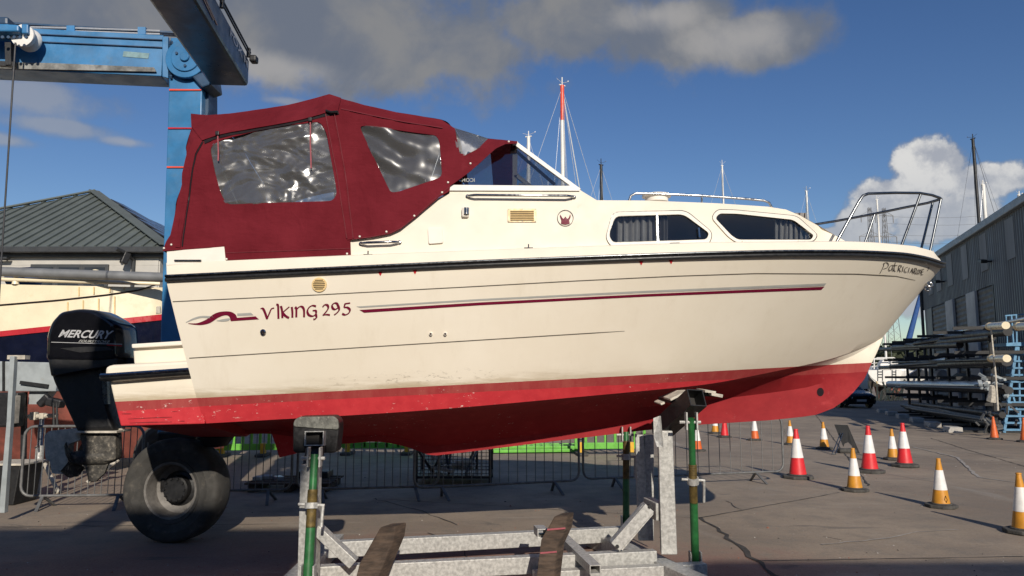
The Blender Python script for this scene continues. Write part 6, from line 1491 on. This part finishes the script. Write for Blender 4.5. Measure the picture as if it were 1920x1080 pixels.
# ------------------------------------------------------------------ mast racks, right
def RKP(px, py, off=2.1): return on_plane(px, py, off)
rk = thing('mast_rack', RKP(1700, 765), 'long steel rack stacked with yacht masts along the workshop wall', 'rack')
for px in (1702, 1722, 1747, 1779, 1815, 1860):
    g_ = None; p = RKP(px, 700); p.z = 0; top_z = RKP(px, interp([(1649, 650), (1702, 640), (1860, 607), (1920, 594)], px)).z
    b = B(); b.beam(p, p + Vector((0, 0, top_z)), .09, .09); b.build('upright', 'blackmatt', rk)
    b = B(); b.beam(p + ND * -1.4, p + ND * 1.4 + Vector((0, 0, 0)), .16, .12); b.build('foot_beam', 'blackmatt', rk)
    b = B(); b.box(p + ND * 1.2 + Vector((0, 0, .08)), (.75, .4, .18), Matrix.Rotation(math.atan2(UD.y, UD.x), 3, 'Z')); b.build('foot_block', 'conc', rk, bevel=.02)
    for zf in (.26, .5, .74, .97): b = B(); b.beam(p + ND * -.9 + Vector((0, 0, top_z * zf)), p + ND * 1.0 + Vector((0, 0, top_z * zf)), .08, .1); b.build('arm', 'blackmatt', rk)
tubes = [((1690, 643), (1925, 597), .05, 'spar', 'thin silver mast along the very top of the rack'), ((1649, 655), (1728, 653), .1, 'spardark', 'black boom end poking out at the top left of the rack'), ((1676, 651), (1800, 646), .13, 'spardark', 'fat dark mast just under the top silver one'),
 ((1700, 648), (1860, 632), .12, 'spardark', 'dark mast on the top tier beside the roller doors'), ((1767, 633), (1890, 622), .13, 'spardark', 'short dark mast on the top tier near the steps'), ((1650, 689), (1737, 687), .1, 'spardark', 'black spar end crossing the white yacht'),
 ((1720, 683), (1776, 674), .09, 'spar', 'silver wrapped spar on the middle tier'), ((1765, 683), (1888, 677), .16, 'spardark', 'thick dark mast on the middle tier'), ((1735, 687), (1850, 685), .1, 'spardark', 'slim dark mast on the middle tier'), ((1667, 720), (1853, 724), .17, 'spar', 'long silver mast lying level on the third tier'),
 ((1700, 727), (1892, 732), .12, 'spardark', 'dark mast under the long silver one'), ((1692, 760), (1862, 788), .1, 'rackgrey', 'silver mast on the bottom tier close to the ground'), ((1700, 764), (1868, 796), .12, 'spardark', 'dark mast on the bottom tier'), ((1712, 757), (1880, 778), .1, 'spardark', 'dark mast at the back of the bottom tier'), ((1740, 761), (1875, 800), .09, 'rackgrey', 'grey spar at the front of the bottom tier')]
for (a_, c_, r_, m, lb) in tubes:
    p, q_ = RKP(*a_), RKP(*c_); b = B(); b.tube([p, p.lerp(q_, .5), q_], r_, 9); o = b.build('stored_mast', m, loc=p, smooth=50); tag(o, lb, 'mast', 'masts stored on the rack')
for k in range(14):
    tier = k % 4; y0_ = (646, 682, 722, 762)[tier]; y1_ = (616, 676, 731, 792)[tier]; xa_ = rnd.uniform(1668, 1740); xb_ = rnd.uniform(1820, 1885); f_ = lambda x: y0_ + (y1_ - y0_) * (x - 1690) / 190
    p, q_ = RKP(xa_, f_(xa_) + rnd.uniform(-6, 8), rnd.uniform(1.4, 2.6)), RKP(xb_, f_(xb_) + rnd.uniform(-6, 8), rnd.uniform(1.4, 2.6)); b = B(); b.tube([p, q_], rnd.uniform(.05, .09), 8); o = b.build('stored_mast', ('spardark', 'spardark', 'wiredark', 'rackgrey')[rnd.randrange(4)], loc=p, smooth=50); tag(o, 'mast buried among the others in the thick of the rack', 'mast', 'masts stored on the rack')
for (a_, c_, lb) in [((1855, 612), (1886, 610), 'cream capped mast end on the top tier by the steps'), ((1859, 672), (1888, 672), 'cream capped mast end on the middle tier by the steps'), ((1909, 612), (1935, 611), 'cream mast end behind the blue handrail')]:
    p, q_ = RKP(*a_, 2.6), RKP(*c_, 2.6); b = B(); b.tube([p, q_], .105, 12); o = b.build('stored_mast', 'cream', loc=p, smooth=50); tag(o, lb, 'mast', 'masts stored on the rack'); b = B(); b.tube([p + (q_ - p).normalized() * -.04, p + (q_ - p).normalized() * .12], .112, 12); b.build('yellow_cap', 'yel', o)
p = RKP(1765, 707, 1.4); b = B(); b.lathe([(.001, -.2), (.3, -.16), (.33, 0), (.3, .16), (.001, .2)], 20, p, Matrix.Rotation(R(90), 3, 'X')); o = b.build('rolled_sail', 'pillar', loc=p, smooth=40); tag(o, 'pale round rolled sail stowed in the mast rack', 'sail')
p = RKP(1800, 711, 1.5); b = B(); b.tube([RKP(1780, 715, 1.6), RKP(1800, 711, 1.6), RKP(1846, 713, 1.6)], [.12, .26, .12], 10); o = b.build('covered_sail', 'spardark', loc=p, smooth=50); tag(o, 'dark covered sail bundle on the third tier', 'sail')
for (x, y0_, y1_, lb) in [(1858, 615, 770, 'rope hanging down from the cream mast ends'), (1860, 723, 752, 'thick rope bundle hanging under the silver mast end')]:
    p, q_ = RKP(x, y0_, 2.7), RKP(x + (13 if y1_ == 770 else -1), y1_, 2.7); b = B(); b.tube([p, p.lerp(q_, .6) + Vector((.02, 0, 0)), q_], [.02, .025, .03] if y1_ == 770 else [.06, .12, .14], 7); o = b.build('rope', 'guard', loc=p); tag(o, lb, 'rope')
p = RKP(1862, 722, 2.4); b = B()
for k in range(12): c = p + Vector((rnd.uniform(-.5, .5), rnd.uniform(-.3, .3), rnd.uniform(-.2, .25))); b.beam(c, c + Vector((rnd.uniform(-.3, .3), rnd.uniform(-.2, .2), rnd.uniform(-.2, .2))), .1, .07)
o = b.build('mast_fittings', 'greysteel', loc=p); tag(o, 'tangle of mast fittings at the end of the silver mast', 'fittings', kind='stuff')
p = RKP(1876, 790, 2.4); b = B()
for k in range(24): c = p + Vector((rnd.uniform(-.6, .9), rnd.uniform(-.4, .4), rnd.uniform(-.4, .5))); b.beam(c, c + Vector((rnd.uniform(-.3, .3), rnd.uniform(-.2, .2), rnd.uniform(-.3, .3))), .05, .05)
o = b.build('rigging_offcuts', 'rackgrey', loc=p); tag(o, 'heap of rigging offcuts behind the blue steps', 'scrap', kind='stuff')

# ------------------------------------------------------------------ blue warehouse steps
b0 = PZ(1884, 812); stp = thing('access_steps', b0, 'light blue wheeled access steps cut by the right edge', 'steps')
Ys = b0.y; ux = FPX / Ys
def SP_(px, py, dy=0.0): return P(px, py, Ys + dy)
for dy in (0, .75):
    b = B(); b.beam(SP_(1882, 811, dy), SP_(1906, 645, dy), .07, .09); b.beam(SP_(1906, 646, dy), SP_(1905, 590, dy), .045, .045); b.beam(SP_(1896, 590, dy), SP_(1900, 646, dy), .045, .045); b.beam(SP_(1884, 592, dy), SP_(1935, 588, dy), .04, .04); b.beam(SP_(1886, 592, dy), SP_(1889, 650, dy), .03, .03); b.build('side_frame', 'bluel', stp, bevel=.004)
    b = B(); b.beam(SP_(1897, 735, dy), SP_(1916, 800, dy), .04, .05); b.beam(SP_(1913, 810, dy), SP_(1909, 645, dy), .05, .05); b.build('brace', 'bluel', stp)
for k in range(12):
    y = 806 - k * 12.9; xl = 1882 + (811 - y) * .145
    b = B(); b.prism([SP_(xl, y - 1.6, -.06), SP_(xl + 42, y - 1.6, -.06), SP_(xl + 42, y + 1.8, -.06), SP_(xl, y + 1.8, -.06)], (0, .3, 0)); b.build('tread', 'bluel', stp)
b = B(); b.prism([SP_(1887, 643, -.08), SP_(1945, 640, -.08), SP_(1945, 648, -.08), SP_(1887, 649, -.08)], (0, .95, 0)); b.build('platform', 'bluel', stp)
for dy in (0, .75): b = B(); b.lathe([(.09, -.03), (.09, .03)], 14, SP_(1911, 819, dy), Matrix.Rotation(R(90), 3, 'X')); b.build('castor', 'black', stp, smooth=40)

# ------------------------------------------------------------------ black car, white yacht, dinghy
cp0 = PZ(1616, 765.5); Yk = cp0.y; car = thing('parked_car', cp0, 'black saloon car parked nose on beyond the bow', 'car')
def sec(y, w, zb, zs, zt, wt): return [cp0 + Vector((x, y, z)) for x, z in ((-w * .94, zb), (-w, zb + .15), (-w, zs), (-w * .95, zs + .08), (-wt, zt), (-wt * .5, zt + .03), (wt * .5, zt + .03), (wt, zt), (w * .95, zs + .08), (w, zs), (w, zb + .15), (w * .94, zb))]
b = B(); b.grid([sec(0, .72, .28, .5, .62, .6), sec(.08, .84, .22, .58, .7, .7), sec(.45, .9, .2, .68, .8, .78), sec(1.25, .91, .2, .78, .93, .82), sec(1.3, .91, .2, .8, .95, .8), sec(2.1, .91, .2, .85, 1.36, .58), sec(3.2, .91, .2, .86, 1.36, .58), sec(4.0, .9, .22, .86, 1.02, .74), sec(4.6, .86, .3, .7, .92, .7)], wrap=True)
s0 = sec(0, .72, .28, .5, .62, .6); b.add(s0, [tuple(range(12))]); b.build('body', 'carpaint', car, smooth=35)
b = B(); b.add([cp0 + Vector(v) for v in ((-.70, 1.34, .985), (.70, 1.34, .985), (.54, 2.0, 1.335), (-.54, 2.0, 1.335))], [(0, 1, 2, 3)]); b.build('windscreen', 'winglass', car)
for sg_ in (-1, 1):
    b = B(); b.prism([cp0 + Vector((sg_ * .48, -.01, .60)), cp0 + Vector((sg_ * .84, .14, .66)), cp0 + Vector((sg_ * .85, .16, .56)), cp0 + Vector((sg_ * .50, -.01, .53))], (0, .06, 0)); b.build('headlamp', 'lamp', car)
    b = B(); b.box(cp0 + Vector((sg_ * 1.02, 1.6, .95)), (.2, .12, .14)); b.build('mirror', 'carpaint', car, bevel=.03)
    for y in (.85, 3.7): b = B(); b.lathe([(.2, -.11), (.31, -.11), (.33, -.08), (.33, .08), (.31, .11), (.2, .11)], 20, cp0 + Vector((sg_ * .80, y, .33)), Matrix.Rotation(R(90), 3, 'Y')); b.build('wheel', 'black', car, smooth=40)
b = B(); b.prism([cp0 + Vector((x, -.015, z)) for x, z in ((-.36, .5), (.36, .5), (.3, .26), (-.3, .26))], (0, .03, 0)); b.build('grille', 'blackmatt', car)
b = B(); b.box(cp0 + Vector((0, -.04, .42)), (.52, .015, .11)); b.build('number_plate', 'pillar', car)
wy = P(1660, 700, 57); wy.z = 0; wyt = thing('white_yacht', wy, 'white yacht on stands seen from its open transom', 'yacht')
def WYP(px, py, dy=0.0): return P(px, py, 57 + dy)
rows = []
for dy, k, ds in ((0, 1, 0), (2, 1.12, -3), (5, 1.15, -6), (9, .7, -10), (11.5, .05, -14)):
    c = 1659; o_ = [(1628, 694), (1627, 700), (1632, 708), (1640, 716), (1652, 722), (1668, 722), (1681, 716), (1688, 708), (1692, 700), (1691, 694)]
    rows.append([WYP(c + (x - c) * k, y + ds * .4) + Vector((dy * .32, dy, 0)) for x, y in o_])
b = B(); b.grid(rows); b.build('hull', 'paleblue', wyt, smooth=50)
b = B(); b.prism([WYP(x, y, -.05) for x, y in [(1629, 694), (1628, 700), (1634, 708), (1644, 716), (1690, 716), (1684, 707), (1691, 700), (1690, 694)]], (0, .06, 0)); b.build('transom', 'white', wyt)
b = B(); b.add([p + Vector((0, 0, 0)) for p in rows[0]] + [p for p in rows[3]], [tuple(range(10))]); b.add([r[0] for r in rows] + [r[-1] for r in rows], [(i, i + 1, i + 6, i + 5) for i in range(4)]); b.build('deck', 'white', wyt)
for x0__, x1__ in ((1646, 1655), (1673, 1680)):
    b = B()
    for y in (697, 702, 707): b.beam(WYP(x0__, y, -.1), WYP(x1__, y, -.1), .05, .05)
    for x in (x0__, x1__): b.beam(WYP(x, 693, -.1), WYP(x, 714, -.1), .04, .04)
    b.build('stern_ladder', 'steel', wyt)
b = B(); b.prism([WYP(1650, 693, 1), WYP(1670, 693, 1), WYP(1669, 682, 1), WYP(1664, 675, 1), WYP(1656, 675, 1), WYP(1651, 682, 1)], (0, .6, 0)); b.build('cockpit_hood', 'white', wyt, bevel=.05)
b = B(); b.prism([WYP(1671, 693, 1.2), WYP(1682, 693, 1.2), WYP(1682, 676, 1.2), WYP(1671, 676, 1.2)], (0, 1, 0)); b.build('cabin_end', 'white', wyt, bevel=.03)
b = B(); b.tube([WYP(1639, 692, .3), WYP(1639, 674, .3), WYP(1645, 671, .3), WYP(1676, 671, .3), WYP(1682, 674, .3), WYP(1683, 692, .3)], .05, 7)
for y in (680, 686): b.tube([WYP(1634, y + 2, .2), WYP(1645, y, .2)], .025, 5)
b.build('stern_arch', 'white', wyt, smooth=50)
b = B(); b.beam(WYP(1656, 722, 3), Vector((WYP(1656, 722, 3).x, 60, 0)), .5, .9); b.build('keel', 'blackmatt', wyt)
for x in (1636, 1684): b = B(); b.beam(WYP(x, 716, 1), Vector((WYP(x, 716).x, 57.5, 0)), .1, .1); b.build('shore', 'wood', wyt)
b = B(); c_ = WYP(1662, 680, 4); b.tube([c_, c_ + Vector((0, 0, 12))], .09, 8); b.build('mast', 'sparwhite', wyt)
b = B(); p0_ = PZ(1660, 752)
for k in range(18):
    p = PZ(1640 + k * 3.2, 752 - (k % 3)); b.beam(p, p + Vector((rnd.uniform(-.8, .8), rnd.uniform(-.2, .5), rnd.uniform(.5, 1.7))), .09, .09)
o = b.build('timber_pile', 'yel', loc=p0_); tag(o, 'pile of propped timbers under the white yacht', 'timber', kind='stuff')
dg_ = thing('inflatable_dinghy', RKP(1700, 690, -1), 'dark inflatable dinghy with raised outboard beside the white yacht', 'dinghy')
b = B(); b.tube([P(1688, 676, 50), P(1692, 684, 50), P(1712, 686, 50), P(1726, 683, 50)], [.12, .24, .26, .2], 10); b.build('tube', 'black', dg_, smooth=60)
b = B(); b.beam(P(1705, 661, 50), P(1710, 684, 50), .3, .4); b.beam(P(1699, 668, 50), P(1694, 678, 50), .12, .2); b.tube([P(1706, 664, 50), P(1716, 658, 50), P(1724, 664, 50)], .05, 6); b.build('outboard', 'blackmatt', dg_, bevel=.04)
b = B(); b.prism([P(1722, 692, 52), P(1790, 688, 60), P(1790, 708, 60), P(1700, 706, 52)], (0, .3, 0)); o = b.build('grey_hull', 'paleblue', loc=P(1722, 705, 52)); tag(o, 'pale grey boat side showing through the rack', 'boat')

# ------------------------------------------------------------------ grit and litter on the concrete
b = B(); rg = random.Random(11)
for k in range(1500):
    y = 4.6 + 14 * rg.random() ** 1.8; x = rg.uniform(-.75, .75) * y; r_ = rg.uniform(.003, .011) * (1 if rg.random() < .93 else 1.9); z = gz(x, y); a0 = rg.uniform(0, 6.28)
    vs = [(x + r_ * math.cos(a0 + q * 1.257) * rg.uniform(.7, 1.3), y + r_ * math.sin(a0 + q * 1.257) * rg.uniform(.7, 1.3), z - .001) for q in range(5)] + [(x, y, z + r_ * rg.uniform(.4, .9))]
    b.add(vs, [(q, (q + 1) % 5, 5) for q in range(5)], k % 3)
o = b.build('grit', ['conc', 'joint', 'brick'], fix=False, kind='stuff'); tag(o, 'loose grit and flakes scattered over the concrete yard', 'grit')
